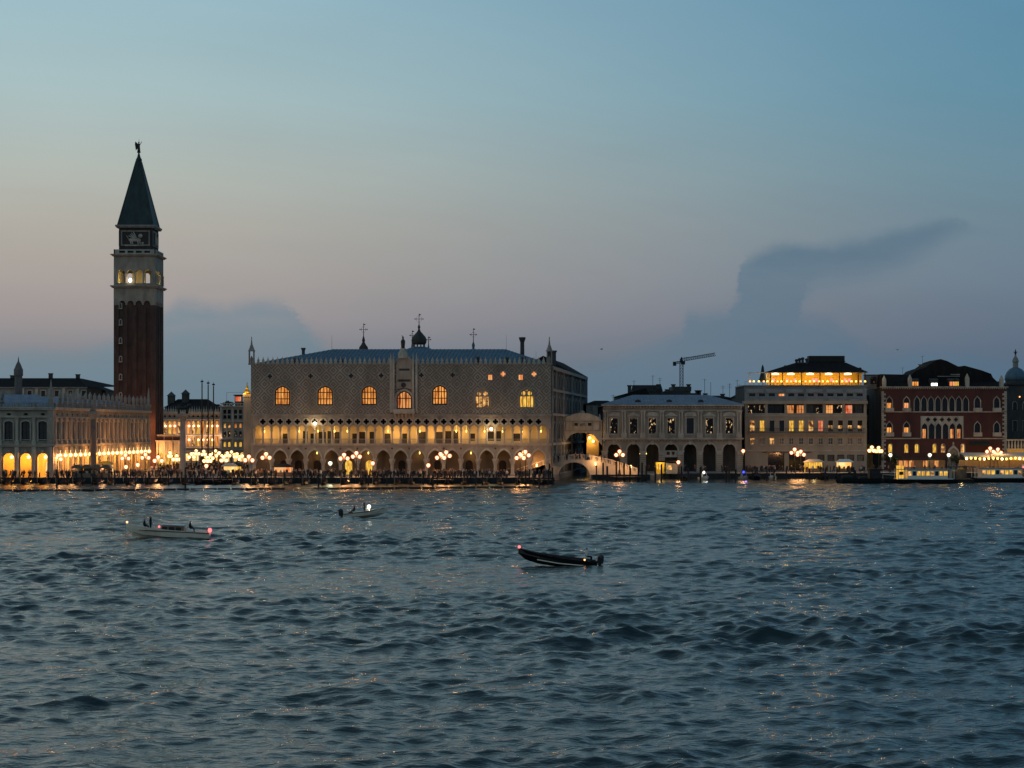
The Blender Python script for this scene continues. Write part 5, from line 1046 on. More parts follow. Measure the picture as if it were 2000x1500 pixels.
    for px, w_, pm in ((1788.5,6.5,'lit_amber'),(1826.5,6.0,'lantern_white'),(1861.5,5,'lit_orange'),(1870.5,3.5,'lit_yellow')):
        o = F.mb('dormer', MB().box(-w_*s-.15, w_*s+.15, 0, 3, 0, 1.75).gable(-w_*s-.3, w_*s+.3, -.2, 3, 1.75, 2.3), 'dark_stone', u(px), 1.0, v(755))
        link('pane', MB().box(-w_*s, w_*s, -.06, -.01, .25, 1.35 if pm != 'lantern_white' else .95).mesh('pane', pm), o); link('mullion', MB().box(-.06,.06,-.1,-.07,.2,1.4).mesh('mullion','frame_dark'), o)
    for px, py in ((1724,733),(1778,731),(1890,729),(1957,732)): F.mb('pinnacle', MB().box(-.5,.5,0,1.0,0,(755-py-9)*s).lathe(0,.5,[(.62,(755-py-9)*s),(.3,(755-py-4)*s),(.04,(755-py)*s)],6), 'pale_stone', u(px)+(.5 if px < 1730 else 0), .1, v(755))
    F.mb('satellite_dish', MB().lathe(0,0,[(.02,-.3),(.6,-.1),(.95,.25)],12), 'grey_roof', u(1807), 5, v(712)); F.mb('dish_mast', MB().cyl(u(1807),5,v(722),v(712),.07,n=5), 'iron')
    for px, t in ((1811,693),(1772,716)): F.mb('antenna', MB().cyl(u(px),6,v(735),v(t),.04,n=4).tube((u(px)-.5,6,v(t)-.2),(u(px)+.5,6,v(t)-.2),.03,4), 'iron')
    aw = thing('dark_awning', 'dark canvas awning over the red hotel side entrance', 'awning', (x0+u(1893), Y0+.05, G+v(869))); wA = (1930-1893)*s
    part('canvas', MB().add([(0,0,1.0),(wA,0,1.0),(wA,-2.2,.2),(0,-2.2,.2),(0,-2.2,-.1),(wA,-2.2,-.1),(0,0,.9),(wA,0,.9)], [(0,1,2,3),(3,2,5,4),(6,7,5,4)]), 'canvas_dark', aw)
    part('bracket', MB().tube((.1,0,.0),(.1,-2.1,.1),.04,4).tube((wA-.1,0,.0),(wA-.1,-2.1,.1),.04,4), 'iron', aw)
build_red()

# ------------------------------------------------------------------ far right: dark palace, church dome, lit bridge rail
def build_right():
    Y0 = 530; s = Y0/FPX; x0 = X(1967,Y0); u = lambda px: (px-1967)*s; v = lambda py: (HOR-py)*s+ZC-G
    T = thing('shadowed_house', 'unlit house beside the red hotel under the church dome', 'house', (x0, Y0, G)); F = Face(T)
    F.mb('wall', MB().wall([(0,0),(12,0),(12,v(752)),(0,v(752))], [arch(u(c), 4*s, v(800), v(790), v(785), 'round', 6) for c in (1982, 2002)]+[arch(u(c), 4*s, v(842), 0, v(822), 'rect') for c in (1982, 2002)], 0, .6), 'dark_stone')
    for c in (1982, 2002): F.window(u(c), v(800), 3.9*s, 15*s, 'round', 'dark_glass', 1, 1, .3, rise=5*s, surround='grey_stone', ext=.2); F.window(u(c), v(842), 3.9*s, 20*s, 'rect', 'dark_glass', 1, 1, .3, surround='grey_stone', ext=.15)
    F.mb('body', MB().box(0, 12, .7, 18, 0, v(752)-.02), 'dark_stone'); F.mb('roof', MB().hip(-.4, 12.4, -.4, 18, v(752)+.1, v(746), 3, 5), 'dark_tile'); F.mb('lamp', MB().ball((u(1991), -.3, v(775)), .2, 6).box(u(1991)-.05,u(1991)+.05,-.3,0,v(775)-.05,v(775)+.05), 'nav_orange')
    Y1 = 640; s1 = Y1/FPX; v1 = lambda py: (HOR-py)*s1+ZC-G
    C = thing('church', 'distant church with a blue-grey dome and lantern at the picture edge', 'church', (X(1988,Y1), Y1, G))
    part('wall', MB().box(-4.5, 6, -3, 12, 0, v1(752)), 'dark_stone', C); part('drum', MB().lathe(0,3,[(3.5,v1(752)),(3.5,v1(741))],16), 'dark_stone', C)
    part('dome', MB().lathe(0,3,[(3.7,v1(742)),(3.6,v1(734)),(3.0,v1(726)),(2.0,v1(720)),(.9,v1(717))],20), 'lead_roof', C, smooth=True)
    l = part('lantern', MB().lathe(0,3,[(.95,v1(717)),(.95,v1(707)),(1.2,v1(706)),(.9,v1(700)),(.35,v1(695)),(.15,v1(692))],10), 'grey_stone', C); part('statue', MB().lathe(0,3,[(.3,v1(692)),(.4,v1(687)),(.15,v1(684.5)),(.2,v1(683)),(.02,v1(681))],7).tube((-.7,3,v1(687)),(.7,3,v1(687)),.12,5), 'bronze', C)
    Y2 = 500; s2 = Y2/FPX; x2 = X(1967,Y2); q = lambda px: (px-1967)*s2; v2 = lambda py: (HOR-py)*s2+ZC-G
    B = thing('lit_bridge', 'short bridge with a yellow floodlit stone balustrade beside the red hotel', 'bridge', (x2, Y2, G))
    part('wall', MB().box(0, 9, 0, .7, 0, v2(878)), 'arcade_plaster', B); part('rail', MB().box(-.1, 9, -.15, .5, v2(860.5), v2(858)).box(-.1,9,-.15,.5,v2(878),v2(876)), 'pale_stone', B)
    bm_ = MB().lathe(0,.15,[(.2,v2(876)),(.3,v2(871)),(.12,v2(862)),(.2,v2(860.6))],7).mesh('baluster','pale_stone')
    for i in range(10): link('baluster', bm_, B, (.5+i*.85,0,0))
    part('floodlight', MB().box(1,1.5,-1.6,-1.3,.0,.3).box(5,5.5,-1.6,-1.3,0,.3), 'lamp_yellow', B); light((1.6,-2.2,2.2), 260, (1,.6,.08), .2, B); light((5.2,-2.2,2.2), 260, (1,.6,.08), .2, B)
build_right()

# ------------------------------------------------------------------ dark roofs behind the prison, with aerials, and the crane
def build_roofs():
    def house(px0, px1, Y, pe, pr, label, kind='hip', chim=(), dep=14):
        s = Y/FPX; v = lambda py: (HOR-py)*s+ZC-G; x0 = X(px0,Y); w = (px1-px0)*s
        T = thing('rooftop_house', label, 'house', (x0, Y, G)); part('wall', MB().box(0, w, 0, dep, 0, v(pe)), 'dark_stone', T)
        if kind == 'hip': part('roof', MB().hip(-.3, w+.3, -.3, dep+.3, v(pe)+.1, v(pr), w*.3, dep*.4), 'dark_tile', T)
        elif kind == 'gable': part('roof', MB().gable(-.3, w+.3, -.3, dep+.3, v(pe), v(pr)), 'dark_tile', T)
        elif kind == 'lean': part('roof', MB().add([(-.3,-.3,v(pe)),(w+.3,-.3,v(pe)),(w+.3,dep,v(pe)),(-.3,dep,v(pe)),(w*.9,-.3,v(pr)),(w*.9,dep,v(pr))], [(0,1,4),(1,2,5,4),(3,5,2),(0,4,5,3),(0,3,2,1)]), 'dark_tile', T)
        else: part('roof', MB().box(-.2, w+.2, -.2, dep+.2, v(pe), v(pr)), 'dark_stone', T)
        for px, t in chim: part('chimney', MB().box((px-px0)*s-.5, (px-px0)*s+.5, 3, 4.2, v(pe)-1, v(t)).box((px-px0)*s-.7, (px-px0)*s+.7, 2.8, 4.4, v(t), v(t)+.35), 'dark_stone', T)
    house(1204, 1268, 545, 774, 758, 'dark tiled house with a square chimney behind the prison, nearest the covered bridge', 'lean', ((1231,754),))
    house(1240, 1293, 560, 765, 751, 'dark gabled house with the highest ridge behind the prison roof', 'gable', ((1288,752),))
    house(1288, 1345, 552, 772, 762, 'low dark house between the two taller roofs behind the prison', 'hip', ((1305,762),))
    house(1315, 1349, 575, 764, 755, 'flat-topped dark house below the crane mast', 'flat', ((1317,752),(1347,752)))
    house(1345, 1372, 548, 774, 767, 'small dark house to the right of the crane behind the prison', 'hip', ((1364,764),(1368,764)))
    house(1366, 1430, 550, 778, 772, 'long low dark house under the cluster of aerials', 'hip', ((1380,770),(1414,771)))
    house(1440, 1458, 560, 775, 770, 'narrow dark house squeezed between prison and cream hotel', 'hip', ((1444,770),))
    house(1225, 1300, 610, 785, 770, 'wide dark house farther back behind the prison', 'gable')
    for i, (px, b, t, Y, ya) in enumerate(((1240,775,742,546,1),(1277,762,732,562,1),(1291,762,737,553,2),(1379,778,739,551,1),(1391,778,746,551,0),(1415,778,752,552,2),(1428,778,748,553,3),(1443,776,741,561,1),(1447,776,750,561,3),(1199,800,770,548,2))):
        f = thing('roof_aerial', ('slender rod aerial at the covered bridge end of the dark roofs','tall rod aerial on the highest dark ridge','twin-armed aerial beside the highest dark ridge','tallest rod aerial in the middle of the long low roof','bare thin rod aerial on the long low roof','twin-armed aerial on the long low roof','comb-shaped aerial at the end of the long low roof','tall aerial next to the cream hotel','comb-shaped aerial nearest the cream hotel','short aerial just above the prison corner')[i], 'aerial', (X(px,Y), Y+4, 0), 0, 'aerials on the dark roofs')
        zt = Z(t, Y); part('mast', MB().cyl(0,0,Z(b+12,Y),zt,.06,n=4), 'iron', f)
        for k in range(ya): part('crossbar', MB().tube((-.7,0,zt-.3-.5*k),(.7,0,zt-.3-.5*k),.035,4), 'iron', f)
    Y = 720; s = Y/FPX; T = thing('tower_crane', 'tower crane with raised lattice jib beyond the roofs', 'crane', (X(1331,Y), Y, G)); v = lambda py: (HOR-py)*s+ZC-G
    def lattice(p, q, w, n):
        m = MB(); p, q = Vector(p), Vector(q); d = (q-p); a = d.normalized(); side = Vector((0,1,0)); up = a.cross(side).normalized(); cs = [(-w/2,-w/2),(w/2,-w/2),(w/2,w/2),(-w/2,w/2)]
        P = lambda k, t: p+d*t+side*cs[k%4][0]+up*cs[k%4][1]
        for k in range(4): m.tube(P(k,0), P(k,1), .13, 4)
        for i in range(n):
            for k in range(4): m.tube(P(k,i/n), P(k+1,(i+1)/n), .075, 4); m.tube(P(k,i/n), P(k+1,i/n), .06, 4)
        return m
    part('mast', lattice((0,0,0), (0,0,v(708)), 1.25, 30), 'iron', T)
    part('jib', lattice((-.5,0,v(703.5)), ((1397-1331)*s,0,v(692)), 1.1, 16), 'iron', T)
    part('counter_jib', lattice((0,0,v(706.5)), (-(1331-1317)*s,0,v(709.5)), .8, 4), 'iron', T); part('counterweight', MB().box(-3.3,-2.1,-.7,.7,v(714.5),v(706.5)), 'iron', T)
    part('cab', MB().box(-.2,1.3,-1.2,.0,v(712),v(705)), 'iron', T); part('tower_top', MB().lathe(0,0,[(.7,v(708)),(.5,v(703)),(.12,v(697))],4).tube((0,0,v(698)),((1365-1331)*s,0,v(697)),.05,4), 'iron', T)
build_roofs()
# ------------------------------------------------------------------ street lamps
def build_lamp_proto(mat):
    H = 5.3
    post = MB().lathe(0,0,[(.42,0),(.42,.2),(.26,.35),(.22,1.0),(.12,1.15),(.09,H-1.1),(.13,H-1.0),(.08,H-.5)],8).mesh('post', 'iron')
    arm = MB().tube((0,0,-1.25),(.5,0,-1.35),.04,5).tube((.5,0,-1.35),(.8,0,-1.1),.04,5).mesh('arm', 'iron')
    glass = MB().lathe(0,0,[(.18,-.40),(.38,-.06),(.38,.14),(.16,.38)],8).mesh('lantern', mat)
    cap = MB().lathe(0,0,[(.3,.46),(.2,.6),(.04,.8)],8).lathe(0,0,[(.05,-.55),(.16,-.36)],6).mesh('cap', 'iron')
    glow_shell = MB().lathe(0,0,[(.26,-.52),(.56,-.1),(.56,.2),(.26,.5)],10).mesh('glass', mat.replace('lantern','glass'))  # tinted glass made larger than life so its emission reads as lamp glow
    return H, post, arm, glass, cap, glow_shell
PROT = {m: build_lamp_proto(m) for m in ('lantern_pink','lantern_warm','lantern_white')}
def street_lamp(px, py, Y, label, mat='lantern_pink', power=2300, n=3, rz=0.0, col=(1,.48,.17), group='lamps along the waterfront'):
    H, post, arm, glass, cap, glow_shell = PROT[mat]; zt = Z(py, Y)-G; k = zt/H
    T = thing('street_lamp', label, 'street lamp', (X(px,Y), Y, G), rz, group)
    link('post', post, T, (0,0,0), 0, (1,1,k))
    spots = [(0,0,zt-.1)]+([(-.82,0,zt-.95),(.82,0,zt-.95)] if n >= 3 else [])+([(0,-.82,zt-.95),(0,.82,zt-.95)] if n >= 5 else [])
    for i, p in enumerate(spots):
        g = link('lantern', glass, T, p); link('cap', cap, g); link('glass', glow_shell, g)
        if i: link('arm', arm, T, (0,0,zt+.15), math.atan2(p[1], p[0]))
    light((0,-.3,zt-.55), power, col, .45, T)
W_ = 'three-lantern iron street lamp '
for a in ((112,889,431,W_+'on the quay before the library corner'), (131,885,445,W_+'against the library arcade'), (245,888,470,W_+'in the square before the library colonnade'), (284,887,478,W_+'by the far end of the library'),
          (309,892,429,W_+'on the quay between the two granite columns'), (486,891,429,W_+'on the quay at the palace corner'), (519.6,886,433,W_+'in front of the first palace arch'),
          (672,887.5,430,W_+'in front of the sixth palace arch, lower of a pair'), (696,884,438,W_+'in front of the sixth palace arch, higher of a pair'),
          (860.5,886,430,W_+'in front of the eleventh palace arch, lower of a pair'), (871.5,882.5,439,W_+'in front of the eleventh palace arch, higher of a pair'),
          (1016,886.5,430,W_+'by the foot of the balustraded bridge, lower of a pair'), (1026,881.5,440,W_+'by the foot of the balustraded bridge, higher of a pair')): street_lamp(*a)
street_lamp(1210, 881, 453.6, W_+'in front of the first prison arch')
street_lamp(1552, 877, 476, W_+'before the cream hotel doors, nearer the prison'); street_lamp(1564, 881, 480, W_+'before the cream hotel doors, farther from the prison')
street_lamp(1703, 873, 482, 'bright five-lantern street lamp at the alley mouth by the cream hotel', 'lantern_warm', 2000, 5, .4); street_lamp(1716, 874, 488, 'bright five-lantern street lamp at the alley mouth by the red hotel', 'lantern_warm', 2000, 5, .2)
street_lamp(1934, 875, 480, W_+'above the waterside canopy before the red hotel'); street_lamp(1949, 877, 486, W_+'near the lit bridge beside the red hotel')
SQ = [(332,884,505),(345,890,470),(374,886,500),(383,880,560),(398,881,530),(411,888,505),(428,884,545),(437,892,480),(452,882,590),(463,886,560),(473,890,520),(444,884,570),(421,880,600),(405,893,470)]
for i, (px, py, Y) in enumerate(SQ): street_lamp(px, py, Y, 'bright lamp among the cluster glaring in the square beside the palace', 'lantern_warm', 900, 5 if i % 2 else 3, rnd.uniform(0,1.5), (1,.56,.2), 'lamps glaring in the square')
SG = [(200,912,427,'single low lantern on the quay by the library'), (403,909,430,'single low lantern on the quay before the square'), (145,911,428,'single low lantern beside the souvenir stalls'), (246,911,430,'single low lantern midway between the granite columns'), (269,907,431,'single lantern left of the quay lamp between the columns')]
for a in SG: street_lamp(*a, 'lantern_pink', 420, 1, 0, (1,.5,.2), 'single low quay lanterns')
street_lamp(645, 904, 428, 'white greenish quay lantern in front of the fifth palace arch', 'lantern_white', 380, 1, 0, (1,1,.6)); street_lamp(728, 904, 428, 'single low lantern in front of the seventh palace arch', 'lantern_pink', 260, 1)
street_lamp(836.5, 908, 428, 'single low lantern in front of the tenth palace arch', 'lantern_pink', 260, 1); street_lamp(1325, 902, 460, 'single lantern at the end of the waterbus kiosk', 'lantern_pink', 260, 1)
street_lamp(1451.5, 880, 474, 'tall single red-tinted lamp on a dark post between prison and cream hotel', 'lantern_pink', 700, 1)
for px, l in ((1739,'white globe lamp over the trees by the red hotel'),(1816,'white globe lamp on the waterside under the red hotel windows'),(1853,'white globe lamp beside the gothic portal')): street_lamp(px, 888, 478, l, 'lantern_white', 260, 1, 0, (1,.9,.7))

# ------------------------------------------------------------------ people
def figure(pose='stand', seed=0):
    q = random.Random(seed)
    J = {'pel':(0,0,.95),'che':(0,0,1.32),'nec':(0,0,1.5),'hea':(0,-.02,1.6),'top':(0,-.01,1.74)}
    if pose == 'stand': legs = [(.1,0,.9),(.11,0,.48),(.12,.02,.06),(.12,-.12,.03)]; st = 0; arm = [(.19,0,1.42),(.25,.03,1.15),(.23,-.08,.9)]; st2 = 0
    elif pose == 'walk': legs = [(.1,0,.9),(.11,-.12,.5),(.12,-.05,.06),(.12,-.18,.05)]; st = .3; arm = [(.19,0,1.42),(.25,.08,1.16),(.24,-.02,.95)]; st2 = -.2
    else:
        for k in J: J[k] = (J[k][0], J[k][1], J[k][2]-.45)
        legs = [(.1,-.08,.47),(.13,-.45,.48),(.13,-.45,.08),(.13,-.58,.05)]; st = 0; arm = [(.19,0,.97),(.26,-.06,.7),(.16,-.3,.62)]; st2 = 0
    rad = {'pel':.15,'che':.17,'nec':.06,'hea':.1,'top':.085}
    v = []; r = []; e = []; ix = {}
    for k in J: ix[k] = len(v); v.append(J[k]); r.append(rad[k])
    e += [(0,1),(1,2),(2,3),(3,4)]
    for sx in (-1,1):
        pv = 0
        for i, p in enumerate(legs):
            y = p[1]+(st*sx*(.5 if i == 1 else 1) if i else 0); v.append((p[0]*sx, y, p[2])); r.append((.1,.075,.05,.045)[i]); e.append((pv, len(v)-1)); pv = len(v)-1
        pv = 1
        for i, p in enumerate(arm):
            y = p[1]+(st2*sx*i*.5); v.append((p[0]*sx, y, p[2])); r.append((.07,.05,.04)[i]); e.append((pv, len(v)-1)); pv = len(v)-1
    me = bpy.data.meshes.new('figure'); me.from_pydata(v, e, []); o = bpy.data.objects.new('figure', me); COL.objects.link(o)
    o.modifiers.new('skin', 'SKIN'); me.skin_vertices[0].data[0].use_root = True
    for i, x in enumerate(r): me.skin_vertices[0].data[i].radius = (x*1.3, x*1.1)
    dg = bpy.context.evaluated_depsgraph_get(); ev = o.evaluated_get(dg); m2 = ev.to_mesh()
    V = np.array([p.co[:] for p in m2.vertices]); Fc = [tuple(p.vertices) for p in m2.polygons]; ev.to_mesh_clear(); bpy.data.objects.remove(o); return V, Fc
FIG = [figure('stand'), figure('walk'), figure('sit')]
m = bpy.data.materials.new('clothing'); m.use_nodes = True; MAT['clothing'] = m
_a = m.node_tree.nodes.new('ShaderNodeAttribute'); _a.attribute_name = 'cloth'; m.node_tree.links.new(_a.outputs['Color'], m.node_tree.nodes['Principled BSDF'].inputs['Base Color']); m.node_tree.nodes['Principled BSDF'].inputs['Roughness'].default_value = .9
def build_crowd():
    q = random.Random(11); V = []; Fc = []; C = []
    pal = [(.012,.012,.014),(.02,.018,.02),(.035,.03,.026),(.07,.055,.045),(.45,.42,.38),(.2,.08,.055),(.03,.035,.06),(.25,.2,.15),(.014,.013,.013),(.10,.085,.075),(.02,.018,.017),(.03,.028,.026)]
    def person(x, y, z):
        v, f = FIG[q.random() < .45]; k = q.uniform(.9,1.06); a = q.uniform(0,6.28); c, s = math.cos(a), math.sin(a); o = len(V)
        up, lo = q.choice(pal), q.choice(pal[:4]+pal[6:7])
        for p in v:
            V.append((x+k*(p[0]*c-p[1]*s), y+k*(p[0]*s+p[1]*c), z+k*p[2])); C.append((.33,.2,.14) if p[2] > 1.5 else (up if p[2] > .92 else lo))
        Fc.extend(tuple(i+o for i in g) for g in f)
    for i in range(430):
        px = q.uniform(-10,1075); Y = q.choice((q.uniform(425.5,430), q.uniform(426,449), q.uniform(428,447))); person(X(px,Y), Y, G)
    for i in range(130): Y = q.uniform(450,560); person(X(q.uniform(300,484),Y), Y, G)
    for i in range(120):
        px = q.choice((q.uniform(1255,1450), q.uniform(1455,1700), q.uniform(1455,1700), q.uniform(1455,1520), q.uniform(1700,2010))); Y = q.uniform(474,492); person(X(px,Y), Y, G)
    for i in range(16):
        x = X(1008,452)+q.uniform(9,22); t = abs((x-X(1130,452))/15.3); person(x, q.uniform(453.2,457), 5.0-3.6*t*t*(1.6-.6*t))
    me = bpy.data.meshes.new('crowd'); me.from_pydata(V, [], Fc); at = me.color_attributes.new('cloth', 'FLOAT_COLOR', 'POINT')
    at.data.foreach_set('color', np.array([c+(1,) for c in C], dtype=np.float32).ravel()); me.materials.append(m)
    o = link('crowd', me); tag(o, 'dense evening crowd strolling along the quay and over the bridge', 'crowd', kind='stuff')
build_crowd()
def person(label, loc, rz, pose, shirt, trousers='dark_cloth', tilt=0):
    v, f = FIG[pose]; me = bpy.data.meshes.new('person'); me.from_pydata([tuple(p) for p in v], [], f); zc = .45 if pose == 2 else 0
    for mm in (shirt, trousers, 'skin', 'dark_cloth'): me.materials.append(MAT[mm])
    for p in me.polygons:
        z = p.center.z+zc; p.material_index = 3 if z > 1.68 else 2 if z > 1.5 else 0 if z > .95 else 1; p.use_smooth = True
    o = link('person', me, None, loc, rz); o.modifiers.new('smooth', 'SUBSURF').render_levels = 1
    return tag(o, label, 'person')

# ------------------------------------------------------------------ boats
def hull(st, deck_drop=.3, rim=.1):
    """st: list of (x, half beam, sheer height, keel height, chine half beam, chine height)"""
    m = MB(); vs = []
    for x, b, zs, zk, cb, cz in st: vs += [(x,-b,zs),(x,-(b+cb)/2-.02,(zs+cz)/2),(x,-cb,cz),(x,0,zk),(x,cb,cz),(x,(b+cb)/2+.02,(zs+cz)/2),(x,b,zs),(x,max(b-rim,.01),zs),(x,max(b-rim,.01),zs-deck_drop),(x,-max(b-rim,.01),zs-deck_drop),(x,-max(b-rim,.01),zs)]
    n = 11; fs = []
    for i in range(len(st)-1):
        for k in range(n): fs.append((i*n+k, i*n+(k+1)%n, (i+1)*n+(k+1)%n, (i+1)*n+k))
    fs += [tuple(range(n)), tuple(reversed(range((len(st)-1)*n, len(st)*n)))]
    return m.add(vs, fs)
def pitch(o, deg): o.rotation_euler[1] = R(deg); return o
# white open water taxi
bx, by, a = BOATS['taxi']; T = thing('water_taxi', 'long pale motor launch with low cabin heading left across the water', 'boat', (bx, by, .12), a); pitch(T, -3)
L = 4.8
part('hull', hull([(-L,.95,.72,-.25,.85,.05),(-3,1.08,.74,-.35,.95,0),(0,1.1,.82,-.4,.9,0),(2.5,.95,.98,-.35,.6,.1),(4,.5,1.15,-.1,.25,.35),(4.8,.06,1.28,.5,.03,.8)], .35), 'beige_gelcoat', T, smooth=False)
part('rubbing_strake', MB().box(-L,3.2,-1.13,-1.04,.6,.68).box(-L,3.2,1.04,1.13,.6,.68), 'frame_dark', T)
c = part('cabin', MB().add([(-1.9,-.85,.5),(.9,-.8,.5),(.9,.8,.5),(-1.9,.85,.5),(-1.8,-.72,1.3),(.6,-.68,1.35),(.6,.68,1.35),(-1.8,.72,1.3)], [(0,1,5,4),(1,2,6,5),(2,3,7,6),(3,0,4,7),(4,5,6,7)]), 'cabin_wood', T)
link('cabin_roof', MB().box(-1.95,.75,-.8,.8,1.33,1.42).mesh('cabin_roof','white_paint'), c)
for i in range(3):
    for sd in (-1,1): link('cabin_window', MB().box(-1.55+.8*i,-.95+.8*i,sd*.8-.02,sd*.8+.02,.8,1.15).mesh('cabin_window','dark_glass'), c)
part('windscreen', MB().add([(.95,-.75,1.0),(.95,.75,1.0),(.6,.68,1.42),(.6,-.68,1.42)], [(0,1,2,3)]), 'dark_glass', T)
part('rail', MB().tube((-4.6,-.85,1.1),(-2.2,-.9,1.2),.03,5).tube((-4.6,.85,1.1),(-2.2,.9,1.2),.03,5).tube((-4.6,-.85,.7),(-4.6,-.85,1.1),.03,5).tube((-4.6,.85,.7),(-4.6,.85,1.1),.03,5), 'iron', T)
part('bow_light', MB().ball((4.75,0,1.42),.13,6).cyl(4.75,0,1.2,1.35,.03,n=5), 'nav_orange', T); part('stern_light', MB().ball((-4.75,0,.95),.24,8).cyl(-4.75,0,.6,.8,.03,n=5), 'nav_red', T); part('side_light', MB().ball((.95,.85,1.12),.12,6), 'nav_red', T)
def on(T_, x, y, z): return T_.matrix_basis @ Vector((x, y, z))
person('dark-clothed pilot standing at the bow end of the pale launch', on(T,2.0,.1,.55), a-R(90), 0, 'dark_cloth'); person('dark-clothed figure seated beside the pilot in the pale launch', on(T,2.75,-.1,.62), a-R(90), 2, 'dark_cloth'); person('dark-clothed passenger seated behind the cabin of the pale launch', on(T,-2.5,.0,.62), a-R(90), 2, 'dark_cloth')
# runabout
bx, by, a = BOATS['runabout']; T = thing('runabout', 'small cream outboard runabout with bow raised heading right', 'boat', (bx, by, .2), a); pitch(T, -5.5)
part('hull', hull([(-2.9,1.0,.62,-.15,.85,.08),(-1.5,1.08,.64,-.3,.9,.05),(.5,1.05,.7,-.32,.8,.08),(2.0,.75,.82,-.2,.45,.2),(3.0,.3,.92,.1,.12,.45),(3.5,.04,.98,.5,.02,.75)], .3), 'beige_gelcoat', T)
part('rubbing_strake', MB().tube((-2.9,-1.05,.55),(.5,-1.1,.62),.06,5).tube((.5,-1.1,.62),(2.9,-.38,.84),.06,5).tube((-2.9,1.05,.55),(.5,1.1,.62),.06,5).tube((.5,1.1,.62),(2.9,.38,.84),.06,5), 'cabin_wood', T)
e = part('outboard_motor', MB().box(-3.6,-2.95,-.32,.32,.35,1.1).box(-3.4,-3.05,-.14,.14,-.6,.36), 'black_lacquer', T); link('cowling', MB().lathe(-3.3,0,[(.36,1.0),(.34,1.2),(.12,1.35)],8).mesh('cowling','black_lacquer'), e)
part('windscreen', MB().add([(.9,-.75,.68),(.9,.75,.68),(.6,.68,1.15),(.6,-.68,1.15)], [(0,1,2,3)]), 'dark_glass', T); part('console', MB().box(.3,.8,-.4,.4,.35,1.05), 'white_paint', T); part('bench', MB().box(-2.2,-1.6,-.85,.85,.35,.75), 'dark_cloth', T)
part('running_light', MB().ball((.75,-.55,1.25),.26,8).cyl(.75,-.55,.7,1.1,.03,n=5), 'lantern_white', T)
person('passenger in dark clothes seated at the stern of the runabout', on(T,-1.4,-.3,.42), a-R(90), 2, 'dark_cloth'); person('driver in dark jacket standing at the wheel of the runabout', on(T,.0,-.2,.38), a-R(90), 0, 'shirt_navy')
# dark skiff
bx, by, a = BOATS['skiff']; T = thing('dark_skiff', 'black open work skiff with white chine stripe and raised bow', 'boat', (bx, by, .15), a); pitch(T, -6)
part('hull', hull([(-3.5,.8,.62,-.12,.7,.1),(-2,.95,.6,-.2,.8,.05),(0,1.0,.66,-.24,.78,.05),(1.8,.8,.76,-.15,.5,.16),(3.0,.42,.92,.1,.18,.42),(3.75,.05,1.06,.6,.02,.8)], .35), 'black_lacquer', T)
part('chine_stripe', MB().tube((-3.4,.83,.16),(0,.90,.12),.055,5).tube((0,.90,.12),(2.0,.60,.25),.055,5).tube((-3.4,-.83,.16),(0,-.90,.12),.055,5).tube((0,-.90,.12),(2.0,-.60,.25),.055,5), 'beige_gelcoat', T)
part('gunwale', MB().tube((3.7,.02,1.07),(1.8,.8,.78),.05,5).tube((3.7,-.02,1.07),(1.8,-.8,.78),.05,5).tube((1.8,.8,.78),(-3.5,.8,.64),.05,5).tube((1.8,-.8,.78),(-3.5,-.8,.64),.05,5), 'old_wood', T)
for x in (-1.6, .3, 1.6): part('thwart', MB().box(x-.15,x+.15,-.8,.8,.42,.5), 'old_wood', T)
e = part('outboard_motor', MB().box(-4.1,-3.55,-.28,.28,.45,1.05).box(-3.95,-3.65,-.12,.12,-.5,.46), 'black_lacquer', T); link('cowling', MB().lathe(-3.83,0,[(.32,1.0),(.28,1.2),(.08,1.3)],8).mesh('cowling','black_lacquer'), e)
part('bow_light', MB().ball((3.7,0,1.2),.13,8).cyl(3.7,0,1.0,1.15,.03,n=5), 'nav_red', T); part('stern_light', MB().ball((-2.3,.86,.68),.09,6), 'nav_orange', T)
person('boatman in pale shirt crouched at the stern of the black skiff', on(T,-2.55,.25,.52), a-R(80), 2, 'shirt_white')
# gondolas moored bow-out along the quay
def gondola():
    T = thing('gondola', 'black gondola moored in the dark row along the quay', 'gondola', (0,0,0), 0, 'gondolas moored along the quay')
    st = []
    for i in range(13):
        t = i/12; x = -5.4+10.8*t; e_ = abs(2*t-1); b = .7*(1-e_**2.4)+.03; zs = .5+.95*e_**3.2; zk = -.15+.95*e_**4; st.append((x,b,zs,zk,b*.7,zk+(zs-zk)*.3))
    part('hull', hull(st, .12, .05), 'black_lacquer', T); part('bow_iron', MB().wall([(5.3,1.2),(5.5,1.9),(5.75,2.0),(5.8,1.7),(5.62,1.65),(5.62,.9),(5.4,.5)], [], -.03, .03), 'grey_stone', T)
    part('seat', MB().box(-1.2,-.3,-.45,.45,.35,.95).box(-1.35,-1.2,-.45,.45,.35,1.25), 'red_stucco', T); part('cover', MB().lathe(0,0,[(.55,.5),(.5,.62),(.1,.7)],8), 'shirt_navy', T); part('oar_post', MB().tube((-2.6,-.5,.5),(-2.6,-.55,1.1),.05,5), 'old_wood', T)
    return T
gp = gondola(); q = random.Random(5); first = True
for px in [14+q.uniform(-5,5)+34.5*i for i in range(31)]:
    if abs(px-620) < 12: continue
    o = gp if first else copy_tree(gp); first = False
    Yc = q.uniform(417.0, 418.0); o.location = (X(px,Yc), Yc, q.uniform(-.03,.06)); o.rotation_euler = (R(q.uniform(-3,3)), 0, R(-90+q.uniform(-5,5)))
